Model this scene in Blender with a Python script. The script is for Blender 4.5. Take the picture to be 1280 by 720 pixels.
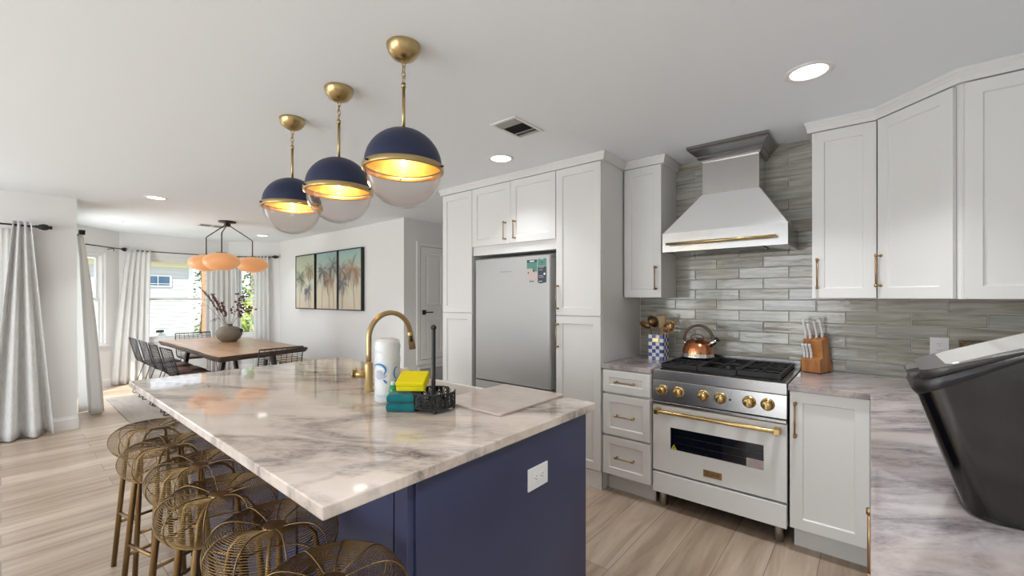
import bpy, bmesh, math, random
from mathutils import Matrix, Vector

for o in list(bpy.data.objects):
    bpy.data.objects.remove(o)
S = bpy.context.scene
COL = S.collection
PI = math.pi

# ------------------------------------------------------------------ camera
CAM_H = 1.387
cam_data = bpy.data.cameras.new('camera')
cam = bpy.data.objects.new('camera', cam_data)
COL.objects.link(cam)
cam_data.sensor_width = 36.0
cam_data.lens = 36.0 * 535.0 / 1280.0
cam_data.shift_y = 12.0 / 1280.0
cam_data.clip_start = 0.02
cam.location = (0, 0, CAM_H)
cam.rotation_euler = (PI / 2, 0, math.radians(39.94))
S.camera = cam

# ------------------------------------------------------------------ light
S.view_settings.view_transform = 'Standard'
S.view_settings.look = 'None'
S.view_settings.gamma = 1.0
S.view_settings.use_curve_mapping = False
S.view_settings.exposure = 0.29
world = bpy.data.worlds.new('sky')
S.world = world
world.use_nodes = True
wn = world.node_tree
bg = wn.nodes['Background']
tc = wn.nodes.new('ShaderNodeTexCoord')
sep = wn.nodes.new('ShaderNodeSeparateXYZ')
ramp = wn.nodes.new('ShaderNodeValToRGB')
wn.links.new(tc.outputs['Generated'], sep.inputs[0])
wn.links.new(sep.outputs['Z'], ramp.inputs[0])
ramp.color_ramp.elements[0].position = 0.0
ramp.color_ramp.elements[0].color = (0.86, 0.90, 0.95, 1)
ramp.color_ramp.elements[1].position = 0.6
ramp.color_ramp.elements[1].color = (0.55, 0.74, 1.0, 1)
wn.links.new(ramp.outputs[0], bg.inputs[0])
bg.inputs[1].default_value = 2.0


def light(name, kind, loc, energy, color=(1, 1, 1), rot=(0, 0, 0), size=None, size_y=None, shape=None, angle=None):
    d = bpy.data.lights.new(name, kind)
    d.energy = energy
    d.color = color
    if kind == 'AREA':
        d.shape = shape or 'RECTANGLE'
        d.size = size
        if shape == 'DISK':
            d.spread = math.radians(98)
        if size_y:
            d.size_y = size_y
    if kind == 'POINT':
        d.shadow_soft_size = size
    if kind == 'SUN':
        d.angle = angle
    o = bpy.data.objects.new(name, d)
    COL.objects.link(o)
    o.location = loc
    o.rotation_euler = rot
    return o


sun_dir = Vector((1.0, -0.9, 1.6)).normalized()          # towards the sun
sun = light('sun', 'SUN', (0, 0, 8), 6.0, (1, 0.95, 0.86), angle=0.01)
sun.rotation_euler = sun_dir.to_track_quat('Z', 'Y').to_euler()
# added front fill aimed up at the ceiling; side and patio lamps are window daylight
light('front_fill', 'AREA', (-1.54, -3.90, 1.15), 46, (0.93, 0.97, 1), (PI / 2 + 0.62, 0, 0), 2.15, 2.0)
light('front_fill', 'AREA', (-4.34, -3.90, 1.15), 58, (0.93, 0.97, 1), (PI / 2 + 0.62, 0, 0), 2.35, 2.0)
light('window_daylight_side', 'AREA', (-6.44, -0.95, 1.35), 8, (0.95, 0.98, 1), (0, -PI / 2 - 0.15, 0), 1.3, 0.8)
light('window_daylight_patio', 'AREA', (-7.80, 0.50, 1.1), 20, (0.97, 0.98, 1), (PI / 2, 0, 0), 0.80, 1.9)
CAN_ENERGY = 7.5
CAN_COLOR = (0.96, 0.98, 1.0)

# ------------------------------------------------------------------ materials
MATS = {}


def mat(name, col, rough=0.5, metal=0.0, spec=0.5, coat=0.0, emit=None, estr=0.0, alpha=None, aniso=0.0, sheen=0.0,
        trans=0.0):
    m = bpy.data.materials.new(name)
    m.use_nodes = True
    b = m.node_tree.nodes['Principled BSDF']
    b.inputs['Base Color'].default_value = (*col, 1)
    b.inputs['Roughness'].default_value = rough
    b.inputs['Metallic'].default_value = metal
    b.inputs['Specular IOR Level'].default_value = spec
    b.inputs['Coat Weight'].default_value = coat
    b.inputs['Anisotropic'].default_value = aniso
    b.inputs['Sheen Weight'].default_value = sheen
    b.inputs['Transmission Weight'].default_value = trans
    if emit:
        b.inputs['Emission Color'].default_value = (*emit, 1)
        b.inputs['Emission Strength'].default_value = estr
    if alpha is not None:
        b.inputs['Alpha'].default_value = alpha
    MATS[name] = m
    return m


def N(m, t, **kw):
    n = m.node_tree.nodes.new(t)
    for k, v in kw.items():
        setattr(n, k, v)
    return n


def LK(m, a, b):
    m.node_tree.links.new(a, b)


def PB(m):
    return m.node_tree.nodes['Principled BSDF']


def coords(m, scale=(1, 1, 1), rot=(0, 0, 0), kind='Object'):
    t = N(m, 'ShaderNodeTexCoord')
    mp = N(m, 'ShaderNodeMapping')
    mp.inputs['Scale'].default_value = scale
    mp.inputs['Rotation'].default_value = rot
    LK(m, t.outputs[kind], mp.inputs['Vector'])
    return mp.outputs['Vector']


def noise(m, vec, scale, detail=4, rough=0.55, dist=0.0):
    n = N(m, 'ShaderNodeTexNoise')
    n.inputs['Scale'].default_value = scale
    n.inputs['Detail'].default_value = detail
    n.inputs['Roughness'].default_value = rough
    n.inputs['Distortion'].default_value = dist
    LK(m, vec, n.inputs['Vector'])
    return n.outputs['Fac']


def cramp(m, fac, stops):
    r = N(m, 'ShaderNodeValToRGB')
    e = r.color_ramp.elements
    while len(e) < len(stops):
        e.new(0.5)
    for i, (p, c) in enumerate(stops):
        e[i].position = p
        e[i].color = (*c, 1)
    LK(m, fac, r.inputs['Fac'])
    return r.outputs['Color']


def mix(m, fac, a, b, mode='MIX'):
    n = N(m, 'ShaderNodeMix', data_type='RGBA', blend_type=mode)
    for sock, v in ((n.inputs[0], fac), (n.inputs[6], a), (n.inputs[7], b)):
        if isinstance(v, (int, float)):
            sock.default_value = v
        elif isinstance(v, tuple):
            sock.default_value = (*v, 1)
        else:
            LK(m, v, sock)
    return n.outputs[2]


def bump(m, height, strength=0.2, dist=0.01):
    b = N(m, 'ShaderNodeBump')
    b.inputs['Strength'].default_value = strength
    b.inputs['Distance'].default_value = dist
    LK(m, height, b.inputs['Height'])
    LK(m, b.outputs['Normal'], PB(m).inputs['Normal'])


def base(m, out):
    LK(m, out, PB(m).inputs['Base Color'])


WALL = mat('wall_paint', (0.80, 0.795, 0.775), 0.75, spec=0.25)
bump(WALL, noise(WALL, coords(WALL), 180, 3), 0.05, 0.002)
CEIL = mat('ceiling_paint', (0.91, 0.95, 0.985), 0.9, spec=0.1)
bump(CEIL, noise(CEIL, coords(CEIL), 90, 4), 0.08, 0.003)
TRIM = mat('trim_paint', (0.83, 0.82, 0.80), 0.45)
CAB = mat('cabinet_paint', (0.765, 0.76, 0.74), 0.5)
bump(CAB, noise(CAB, coords(CAB, (1, 1, 1)), 120, 2), 0.015, 0.001)
NAVY = mat('navy_paint', (0.036, 0.05, 0.085), 0.36)
base(NAVY, cramp(NAVY, noise(NAVY, coords(NAVY), 2.0, 2), [(0.3, (0.031, 0.038, 0.092)), (0.7, (0.039, 0.050, 0.115))]))
NAVYD = mat('navy_enamel', (0.012, 0.020, 0.062), 0.42)
GOLDIN = mat('gold_leaf', (0.95, 0.62, 0.18), 0.38, 1.0)
BRASS = mat('aged_brass', (0.50, 0.37, 0.18), 0.3, 1.0)
BRASSB = mat('brushed_brass', (0.62, 0.44, 0.19), 0.27, 1.0)
BRONZE = mat('champagne_bronze', (0.42, 0.27, 0.14), 0.33, 1.0)
STOOLM = mat('gold_wire', (0.27, 0.175, 0.078), 0.36, 1.0)
BLACK = mat('black_metal', (0.012, 0.012, 0.013), 0.4)
BLACKP = mat('black_plastic', (0.010, 0.010, 0.011), 0.32)
IRON = mat('cast_iron', (0.012, 0.012, 0.013), 0.5, spec=0.4)
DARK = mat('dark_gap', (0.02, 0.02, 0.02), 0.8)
CHROME = mat('polished_steel', (0.75, 0.74, 0.72), 0.12, 1.0)


def brushed(name, col, rough, scale, strength=0.25):
    m = mat(name, col, rough, 1.0)
    f = noise(m, coords(m, scale), 6, 5, 0.7)
    r = N(m, 'ShaderNodeMapRange')
    r.inputs['To Min'].default_value = rough - 0.06
    r.inputs['To Max'].default_value = rough + 0.10
    LK(m, f, r.inputs['Value'])
    LK(m, r.outputs[0], PB(m).inputs['Roughness'])
    bump(m, f, strength, 0.0006)
    return m


STEEL = brushed('brushed_steel', (0.46, 0.455, 0.445), 0.22, (2, 2, 120), 0.06)
STEELC = brushed('brushed_steel_streaked', (0.62, 0.615, 0.60), 0.17, (3.2, 3.2, 0.35), 1.0)
STEELV = brushed('brushed_steel_bin', (0.07, 0.069, 0.067), 0.13, (160, 160, 1), 0.03)
FRIDGE = mat('fridge_finish', (0.44, 0.437, 0.427), 0.38, 0.3)
RANGEW = mat('range_white', (0.80, 0.80, 0.79), 0.4)
WHITE = mat('white_plastic', (0.82, 0.82, 0.82), 0.4)
OVENG = mat('oven_glass', (0.004, 0.005, 0.010), 0.06, spec=0.6)
COPPER = mat('copper', (0.62, 0.25, 0.12), 0.2, 1.0)
WALNUT_H = mat('walnut_handle', (0.11, 0.065, 0.04), 0.4)
EMIT = mat('lamp_lens', (1, 1, 1), 0.5, emit=(1, 0.97, 0.92), estr=3.0)
BULB = mat('bulb_filament', (1, 0.9, 0.7), 0.5, emit=(1, 0.72, 0.36), estr=14)
SINKW = mat('sink_white', (0.80, 0.76, 0.73), 0.25)


def thin_glass(name, tint=(0.985, 0.985, 0.985), base_refl=0.03, gain=0.6, rough=0.0):
    m = bpy.data.materials.new(name)
    m.use_nodes = True
    nt = m.node_tree
    nt.nodes.remove(nt.nodes['Principled BSDF'])
    out = nt.nodes['Material Output']
    tr = nt.nodes.new('ShaderNodeBsdfTransparent')
    tr.inputs[0].default_value = (*tint, 1)
    gl = nt.nodes.new('ShaderNodeBsdfGlossy')
    gl.inputs['Roughness'].default_value = rough
    lwf = nt.nodes.new('ShaderNodeLayerWeight')
    lwf.inputs['Blend'].default_value = 0.5
    pw = nt.nodes.new('ShaderNodeMath')
    pw.operation = 'POWER'
    pw.inputs[1].default_value = 4.0
    nt.links.new(lwf.outputs['Facing'], pw.inputs[0])
    lw = nt.nodes.new('ShaderNodeMath')
    lw.operation = 'MULTIPLY_ADD'
    lw.inputs[1].default_value = gain
    lw.inputs[2].default_value = base_refl
    lw.use_clamp = True
    nt.links.new(pw.outputs[0], lw.inputs[0])
    ms = nt.nodes.new('ShaderNodeMixShader')
    nt.links.new(lw.outputs[0], ms.inputs[0])
    nt.links.new(tr.outputs[0], ms.inputs[1])
    nt.links.new(gl.outputs[0], ms.inputs[2])
    nt.links.new(ms.outputs[0], out.inputs['Surface'])
    MATS[name] = m
    return m


GLASS = thin_glass('window_glass')
GLOBE = thin_glass('globe_glass', (0.955, 0.96, 0.965), 0.012, 0.8)

# oak plank floor, boards running along y
FLOOR = mat('oak_planks', (0.6, 0.5, 0.4), 0.30)
fv = coords(FLOOR, (1, 1, 1), (0, 0, PI / 2))
br = N(FLOOR, 'ShaderNodeTexBrick')
br.offset = 0.37
br.inputs['Color1'].default_value = (0, 0, 0, 1)
br.inputs['Color2'].default_value = (1, 1, 1, 1)
br.inputs['Mortar'].default_value = (0.5, 0.5, 0.5, 1)
br.inputs['Scale'].default_value = 1.0
br.inputs['Mortar Size'].default_value = 0.0016
br.inputs['Mortar Smooth'].default_value = 0.0
br.inputs['Brick Width'].default_value = 1.45
br.inputs['Row Height'].default_value = 0.205
LK(FLOOR, fv, br.inputs['Vector'])
addv = N(FLOOR, 'ShaderNodeVectorMath', operation='ADD')
mulv = N(FLOOR, 'ShaderNodeVectorMath', operation='SCALE')
mulv.inputs['Scale'].default_value = 17.0
LK(FLOOR, br.outputs['Color'], mulv.inputs[0])
mpf = N(FLOOR, 'ShaderNodeMapping')
mpf.inputs['Scale'].default_value = (0.8, 9, 1)
LK(FLOOR, fv, mpf.inputs['Vector'])
LK(FLOOR, mpf.outputs[0], addv.inputs[0])
LK(FLOOR, mulv.outputs[0], addv.inputs[1])
g1 = noise(FLOOR, addv.outputs[0], 1.6, 6, 0.6, 0.6)
colA = cramp(FLOOR, g1, [(0.25, (0.27, 0.195, 0.135)), (0.5, (0.455, 0.36, 0.275)), (0.75, (0.58, 0.485, 0.395))])
tint = cramp(FLOOR, br.outputs['Color'], [(0.0, (0.74, 0.69, 0.64)), (1.0, (1.08, 1.08, 1.08))])
colB = mix(FLOOR, 1.0, colA, tint, 'MULTIPLY')
base(FLOOR, mix(FLOOR, br.outputs['Fac'], colB, (0.16, 0.11, 0.075)))
bump(FLOOR, g1, 0.06, 0.002)


def stone(name, c0, c1, c2, c3, rot, seed, lo=0.44, hi=0.62):
    m = mat(name, c1, 0.05, spec=0.55)
    v = coords(m, (1, 1, 1), rot)
    mp2 = N(m, 'ShaderNodeMapping')
    mp2.inputs['Scale'].default_value = (1.0, 2.4, 1.6)
    LK(m, v, mp2.inputs['Vector'])
    v = mp2.outputs['Vector']
    off = N(m, 'ShaderNodeVectorMath', operation='ADD')
    off.inputs[1].default_value = (seed, seed * 0.7, 0)
    LK(m, v, off.inputs[0])
    v = off.outputs[0]
    big = noise(m, v, 1.3, 5, 0.6, 0.8)
    fine = noise(m, v, 7.0, 9, 0.78, 0.5)
    mid = noise(m, v, 1.9, 7, 0.62, 0.9)
    ground = cramp(m, big, [(0.32, c0), (0.5, c1), (0.68, c2)])
    veil = cramp(m, fine, [(0.36, (0.12, 0.12, 0.12)), (0.64, (1, 1, 1))])
    patch = cramp(m, mid, [(lo, (0, 0, 0)), (hi, (1, 1, 1))])
    f = mix(m, 1.0, veil, patch, 'MULTIPLY')
    base(m, mix(m, f, ground, c3))
    return m


STONE_I = stone('quartzite_island', (0.68, 0.58, 0.49), (0.73, 0.65, 0.585), (0.63, 0.54, 0.475), (0.13, 0.10, 0.088),
                (0, 0, -0.62), 3.1, 0.43, 0.62)
STONE_C = stone('quartzite_counter', (0.50, 0.41, 0.36), (0.52, 0.46, 0.45), (0.58, 0.54, 0.54), (0.115, 0.095, 0.11),
                (0, 0, -0.75), 11.7, 0.38, 0.58)

# hand glazed tile: per tile value stored in a colour attribute
TILE = mat('glazed_tile', (0.4, 0.4, 0.38), 0.13, spec=0.6)
at = N(TILE, 'ShaderNodeAttribute', attribute_name='tilecol')
tv = coords(TILE, (2.2, 1, 26))
ofs = N(TILE, 'ShaderNodeVectorMath', operation='MULTIPLY_ADD')
ofs.inputs[1].default_value = (40, 40, 40)
LK(TILE, at.outputs['Color'], ofs.inputs[0])
LK(TILE, tv, ofs.inputs[2])
st = noise(TILE, ofs.outputs[0], 1.5, 4, 0.6, 0.5)
sepc = N(TILE, 'ShaderNodeSeparateColor')
LK(TILE, at.outputs['Color'], sepc.inputs[0])
warm = cramp(TILE, st, [(0.28, (0.22, 0.20, 0.155)), (0.5, (0.40, 0.375, 0.305)), (0.72, (0.56, 0.535, 0.46))])
cool = cramp(TILE, st, [(0.28, (0.235, 0.235, 0.20)), (0.5, (0.41, 0.41, 0.365)), (0.72, (0.58, 0.58, 0.53))])
base(TILE, mix(TILE, sepc.outputs[0], warm, cool))
bump(TILE, noise(TILE, coords(TILE, (3, 3, 8)), 3, 3), 0.35, 0.006)
GROUT = mat('grout', (0.55, 0.53, 0.49), 0.8)

# wood
def wood(name, c0, c1, c2, scale, rough=0.4):
    m = mat(name, c1, rough)
    g = noise(m, coords(m, scale), 2.2, 6, 0.6, 0.7)
    base(m, cramp(m, g, [(0.28, c0), (0.5, c1), (0.72, c2)]))
    return m


WALNUT = wood('walnut_slab', (0.24, 0.125, 0.062), (0.42, 0.24, 0.13), (0.56, 0.36, 0.21), (0.7, 7, 4), 0.32)
WALNUTE = wood('live_edge_bark', (0.035, 0.02, 0.014), (0.07, 0.04, 0.028), (0.11, 0.065, 0.045), (3, 3, 14), 0.6)
ACACIA = wood('acacia_block', (0.28, 0.10, 0.03), (0.44, 0.18, 0.055), (0.55, 0.26, 0.09), (14, 14, 1.6), 0.4)
BENCHW = wood('light_bench_wood', (0.42, 0.31, 0.2), (0.5, 0.38, 0.26), (0.58, 0.46, 0.33), (1, 8, 4), 0.45)
LEATHER = mat('brown_leather', (0.11, 0.05, 0.035), 0.35)


def cloth(name, col, weave=500, rough=0.9, trans=0.0):
    m = mat(name, col, rough, spec=0.1, sheen=0.2)
    w = N(m, 'ShaderNodeTexWave', bands_direction='Z')
    w.inputs['Scale'].default_value = weave
    LK(m, coords(m), w.inputs['Vector'])
    bump(m, w.outputs['Fac'], 0.15, 0.001)
    if trans:
        t = N(m, 'ShaderNodeBsdfTranslucent')
        t.inputs[0].default_value = (*[min(1, c * 1.05) for c in col], 1)
        ms = N(m, 'ShaderNodeMixShader')
        ms.inputs[0].default_value = trans
        LK(m, PB(m).outputs[0], ms.inputs[1])
        LK(m, t.outputs[0], ms.inputs[2])
        LK(m, ms.outputs[0], m.node_tree.nodes['Material Output'].inputs['Surface'])
    return m


CURT_G = cloth('grey_linen', (0.60, 0.595, 0.58), 260)
gl_ = noise(CURT_G, coords(CURT_G, (1, 1, 0.12)), 160, 3)
base(CURT_G, cramp(CURT_G, gl_, [(0.3, (0.62, 0.615, 0.605)), (0.7, (0.80, 0.795, 0.78))]))
CURT_W = cloth('white_linen', (0.92, 0.91, 0.89), 260, trans=0.42)
RUG = cloth('rug_pile', (0.45, 0.4, 0.35), 100)
rn = noise(RUG, coords(RUG, (1.2, 9, 1)), 1.6, 6, 0.7, 0.6)
base(RUG, cramp(RUG, rn, [(0.3, (0.17, 0.155, 0.145)), (0.47, (0.27, 0.225, 0.18)), (0.6, (0.30, 0.26, 0.22)),
                          (0.75, (0.20, 0.215, 0.25))]))

# ------------------------------------------------------------------ mesh helpers
class MB:
    """collects vertices and faces; build() links them as one mesh object"""

    def __init__(self, T=None):
        self.v, self.f, self.m, self.s = [], [], [], []
        self.T = T or Matrix.Identity(4)
        self.mi = 0

    def add(self, vs, fs, smooth=False):
        o = len(self.v)
        self.v += [self.T @ Vector(p) for p in vs]
        for f in fs:
            self.f.append([o + i for i in f])
            self.m.append(self.mi)
            self.s.append(smooth)

    def box(self, x0, x1, y0, y1, z0, z1):
        vs = [(x, y, z) for z in (z0, z1) for y in (y0, y1) for x in (x0, x1)]
        self.add(vs, [(0, 2, 3, 1), (4, 5, 7, 6), (0, 1, 5, 4), (2, 6, 7, 3), (0, 4, 6, 2), (1, 3, 7, 5)])
        return self

    def prism(self, pts, z0, z1, axis='z'):
        """polygon extruded along an axis; pts in the other two axes, in order (x,y) / (x,z) for y / (y,z) for x"""
        n = len(pts)
        if axis == 'z':
            mk = lambda p, t: (p[0], p[1], t)
        elif axis == 'y':
            mk = lambda p, t: (p[0], t, p[1])
        else:
            mk = lambda p, t: (t, p[0], p[1])
        vs = [mk(p, z0) for p in pts] + [mk(p, z1) for p in pts]
        fs = [tuple(range(n - 1, -1, -1)), tuple(range(n, 2 * n))]
        fs += [(i, (i + 1) % n, n + (i + 1) % n, n + i) for i in range(n)]
        self.add(vs, fs)
        return self

    def lathe(self, prof, n=24, c=(0, 0, 0), cap0=False, cap1=False, a0=0, a1=2 * PI, sx=1, sy=1):
        full = abs(a1 - a0 - 2 * PI) < 1e-6
        k = n if full else n + 1
        vs = []
        for r, z in prof:
            for i in range(k):
                a = a0 + (a1 - a0) * i / n
                vs.append((c[0] + r * sx * math.cos(a), c[1] + r * sy * math.sin(a), c[2] + z))
        fs = []
        for j in range(len(prof) - 1):
            for i in range(n):
                i2 = (i + 1) % k
                fs.append((j * k + i, j * k + i2, (j + 1) * k + i2, (j + 1) * k + i))
        if cap0:
            fs.append(tuple(range(k - 1, -1, -1)))
        if cap1:
            fs.append(tuple(range((len(prof) - 1) * k, len(prof) * k)))
        self.add(vs, fs, True)
        return self

    def tube(self, pts, r, n=8, closed=False, caps=True):
        P = [Vector(p) for p in pts]
        m = len(P)
        rs = r if isinstance(r, (list, tuple)) else [r] * m
        tang = []
        for i in range(m):
            if closed:
                d = P[(i + 1) % m] - P[i - 1]
            else:
                d = P[min(i + 1, m - 1)] - P[max(i - 1, 0)]
            tang.append(d.normalized() if d.length > 1e-9 else Vector((0, 0, 1)))
        t0 = tang[0]
        u = t0.orthogonal().normalized()
        vs = []
        for i in range(m):
            t = tang[i]
            u = (u - t * u.dot(t))
            u = u.normalized() if u.length > 1e-6 else t.orthogonal().normalized()
            w = t.cross(u)
            for k in range(n):
                a = 2 * PI * k / n
                vs.append(P[i] + (u * math.cos(a) + w * math.sin(a)) * rs[i])
        fs = []
        for i in range(m if closed else m - 1):
            j = (i + 1) % m
            for k in range(n):
                k2 = (k + 1) % n
                fs.append((i * n + k, i * n + k2, j * n + k2, j * n + k))
        if caps and not closed:
            fs.append(tuple(range(n - 1, -1, -1)))
            fs.append(tuple(range((m - 1) * n, m * n)))
        self.add(vs, fs, True)
        return self

    def cyl(self, p0, p1, r, n=16, r1=None):
        return self.tube([p0, p1], [r, r if r1 is None else r1], n)

    def ellipsoid(self, c, rx, ry, rz, n=20, m=12):
        prof = [(math.sin(PI * j / m), -math.cos(PI * j / m)) for j in range(m + 1)]
        vs = []
        for r, z in prof:
            for i in range(n):
                a = 2 * PI * i / n
                vs.append((c[0] + rx * r * math.cos(a), c[1] + ry * r * math.sin(a), c[2] + rz * z))
        fs = [(j * n + i, j * n + (i + 1) % n, (j + 1) * n + (i + 1) % n, (j + 1) * n + i) for j in range(m) for i in range(n)]
        self.add(vs, fs, True)
        return self

    def grid(self, fn, nu, nv, smooth=True):
        vs = [fn(i / nu, j / nv) for j in range(nv + 1) for i in range(nu + 1)]
        fs = [(j * (nu + 1) + i, j * (nu + 1) + i + 1, (j + 1) * (nu + 1) + i + 1, (j + 1) * (nu + 1) + i)
              for j in range(nv) for i in range(nu)]
        self.add(vs, fs, smooth)
        return self

    def build(self, name, mats, parent=None, bevel=0.0, seg=2, solid=0.0, sub=0, auto=True):
        off = Vector((0, 0, 0))
        if parent is not None and parent.get('world_mesh'):
            off = Vector(parent['world_mesh'])
        me = bpy.data.meshes.new(name)
        me.from_pydata([tuple(p - off) for p in self.v], [], self.f)
        if not isinstance(mats, (list, tuple)):
            mats = [mats]
        for q in mats:
            me.materials.append(q)
        me.polygons.foreach_set('material_index', self.m)
        me.polygons.foreach_set('use_smooth', self.s)
        me.update()
        o = bpy.data.objects.new(name, me)
        COL.objects.link(o)
        if parent is not None:
            o.parent = parent
            if parent.get('world_mesh'):
                o['world_mesh'] = list(parent['world_mesh'])
        if sub:
            q = o.modifiers.new('sub', 'SUBSURF')
            q.levels = q.render_levels = sub
        if solid:
            q = o.modifiers.new('solid', 'SOLIDIFY')
            q.thickness = solid
            q.offset = 0
        if bevel:
            q = o.modifiers.new('bevel', 'BEVEL')
            q.width = bevel
            q.segments = seg
            q.limit_method = 'ANGLE'
            q.angle_limit = math.radians(40)
            q.harden_normals = False
        return o


def tag(o, label, cat, group=None, kind=None):
    o['label'] = label
    o['category'] = cat
    if group:
        o['group'] = group
    if kind:
        o['kind'] = kind
    return o


def thing(name, label, cat, loc=(0, 0, 0), rz=0.0, group=None, world=True):
    """Empty at the base of a thing. world=True: its parts are written in world coordinates."""
    o = bpy.data.objects.new(name, None)
    o.empty_display_size = 0.05
    COL.objects.link(o)
    o.location = loc
    o.rotation_euler = (0, 0, rz)
    if world:
        o['world_mesh'] = list(loc)
    return tag(o, label, cat, group)


def structure(mb, name, m, label=None, bevel=0.0, cat='room'):
    o = mb.build(name, m, None, bevel)
    o['kind'] = 'structure'
    if label:
        o['label'] = label
        o['category'] = cat
    return o


def dup(root, loc, rz, label, group=None):
    def cp(o, parent):
        c = o.copy()
        COL.objects.link(c)
        c.parent = parent
        for ch in o.children:
            cp(ch, c)
        return c
    r = root.copy()
    COL.objects.link(r)
    r.location = loc
    r.rotation_euler = (0, 0, rz)
    r['label'] = label
    if group:
        r['group'] = group
    for ch in root.children:
        cp(ch, r)
    return r


def face_T(origin, facing):
    """local x right / y depth into / z up for a front whose outward normal is `facing` (a 2-D direction)"""
    n = Vector((facing[0], facing[1], 0)).normalized()
    yx = -n
    xx = Vector((0, 0, 1)).cross(n)
    # viewed from the front, x points to the viewer's right
    M = Matrix(((xx.x, yx.x, 0, origin[0]), (xx.y, yx.y, 0, origin[1]), (0, 0, 1, origin[2]), (0, 0, 0, 1)))
    return M


def shaker(mb, w, h, t=0.02, fr=0.058, rec=0.009, x=0.0, z=0.0):
    """shaker front with recessed centre panel: spans x..x+w, z..z+h, front at y=0, back at y=t"""
    x1, z1 = x + w, z + h
    a, b, c, d = x + fr, x1 - fr, z + fr, z1 - fr
    e = 0.004
    vs = [(x, 0, z), (x1, 0, z), (x1, 0, z1), (x, 0, z1),
          (a, 0, c), (b, 0, c), (b, 0, d), (a, 0, d),
          (a + e, rec, c + e), (b - e, rec, c + e), (b - e, rec, d - e), (a + e, rec, d - e),
          (x, t, z), (x1, t, z), (x1, t, z1), (x, t, z1)]
    fs = [(0, 1, 5, 4), (1, 2, 6, 5), (2, 3, 7, 6), (3, 0, 4, 7),
          (4, 5, 9, 8), (5, 6, 10, 9), (6, 7, 11, 10), (7, 4, 8, 11), (8, 9, 10, 11),
          (0, 12, 13, 1), (1, 13, 14, 2), (2, 14, 15, 3), (3, 15, 12, 0), (15, 14, 13, 12)]
    mb.add(vs, fs)
    return mb


def pull(mb, p, length, vertical=True, out=0.032, r=0.0048):
    """bar pull centred on p (local x, z) of a front at y=0"""
    x, z = p
    d = Vector((0, 0, 1)) if vertical else Vector((1, 0, 0))
    c = Vector((x, -out, z))
    a, b = c - d * length / 2, c + d * length / 2
    mb.cyl(a, b, r, 10)
    for q, s in ((a, 1), (b, -1)):
        mb.cyl(q - d * 0.003 * s, q + d * 0.013 * s, r * 1.55, 10)
        k = q + d * 0.006 * s
        mb.cyl(k, (k.x, 0.0, k.z), r * 1.0, 10)
        mb.cyl((k.x, -0.005, k.z), (k.x, 0.0, k.z), r * 1.7, 10)
    return mb


def text_mesh(name, body, size, M, m, parent, extrude=0.0006):
    cu = bpy.data.curves.new(name, 'FONT')
    cu.body = body
    cu.size = size
    cu.extrude = extrude
    cu.align_x = 'CENTER'
    cu.align_y = 'CENTER'
    t = bpy.data.objects.new(name, cu)
    COL.objects.link(t)
    dg = bpy.context.evaluated_depsgraph_get()
    me = bpy.data.meshes.new_from_object(t.evaluated_get(dg))
    bpy.data.objects.remove(t)
    off = Vector(parent['world_mesh']) if parent and parent.get('world_mesh') else Vector((0, 0, 0))
    # text lies in xy facing +z: stand it up, facing local -y
    R = M @ Matrix.Rotation(PI / 2, 4, 'X')
    me.transform(Matrix.Translation(-off) @ R)
    me.materials.clear()
    me.materials.append(m)
    o = bpy.data.objects.new(name, me)
    COL.objects.link(o)
    if parent:
        o.parent = parent
    return o

# ------------------------------------------------------------------ room shell
ZC = 2.438


def wall_run(mb, p0, p1, t, z0, z1, holes=()):
    """wall from p0 to p1; thickness t grows to the LEFT of the direction p0->p1; holes = (s0, s1, za, zb)"""
    d = Vector((p1[0] - p0[0], p1[1] - p0[1], 0))
    L = d.length
    d.normalize()
    n = Vector((-d.y, d.x, 0))
    old = mb.T
    mb.T = Matrix(((d.x, n.x, 0, p0[0]), (d.y, n.y, 0, p0[1]), (0, 0, 1, 0), (0, 0, 0, 1)))
    s = 0.0
    for (a, b, za, zb) in sorted(holes):
        if a > s:
            mb.box(s, a, 0, t, z0, z1)
        mb.box(a, b, 0, t, z0, za)
        mb.box(a, b, 0, t, zb, z1)
        s = b
    if s < L:
        mb.box(s, L, 0, t, z0, z1)
    mb.T = old
    return mb


FOOT = [(0.63, -4.0), (0.63, 3.45), (-3.19, 3.45), (-3.19, 5.6), (-4.70, 5.6), (-4.70, 3.40), (-8.60, 3.40),
        (-9.25, 2.75), (-9.25, 1.22), (-8.55, 0.52), (-6.47, 0.52), (-6.47, -4.0)]
FL = [(x, y) for x, y in FOOT]
structure(MB().prism(FL, -0.12, 0.0), 'floor', FLOOR, 'pale oak plank floor of the kitchen and dining room', cat='floor')
structure(MB().prism(FL, ZC, ZC + 0.1), 'ceiling', CEIL, 'smooth white painted ceiling with recessed lights', cat='ceiling')

T_ = 0.13
structure(wall_run(MB(), (-3.19, 3.45), (0.76, 3.45), T_, 0, ZC), 'wall_back', WALL)
structure(wall_run(MB(), (0.63, 3.45), (0.63, -4.0), T_, 0, ZC), 'wall_right', WALL)
structure(wall_run(MB(), (0.76, -4.0), (-6.6, -4.0), T_, 0, ZC, [(1.2, 3.4, 0.1, 2.15), (3.9, 6.3, 0.1, 2.15)]), 'wall_front', WALL)
structure(wall_run(MB(), (-8.60, 3.40), (-4.70, 3.40), T_, 0, ZC), 'wall_pictures', WALL)
structure(wall_run(MB(), (-4.70, 3.53), (-4.70, 5.6), T_, 0, ZC), 'wall_hall', WALL)
structure(wall_run(MB(), (-4.83, 5.6), (-3.06, 5.6), T_, 0, ZC), 'wall_hall_end', WALL)
structure(wall_run(MB(), (-3.19, 5.6), (-3.19, 3.58), T_, 0, ZC), 'wall_hall_right', WALL)
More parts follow.
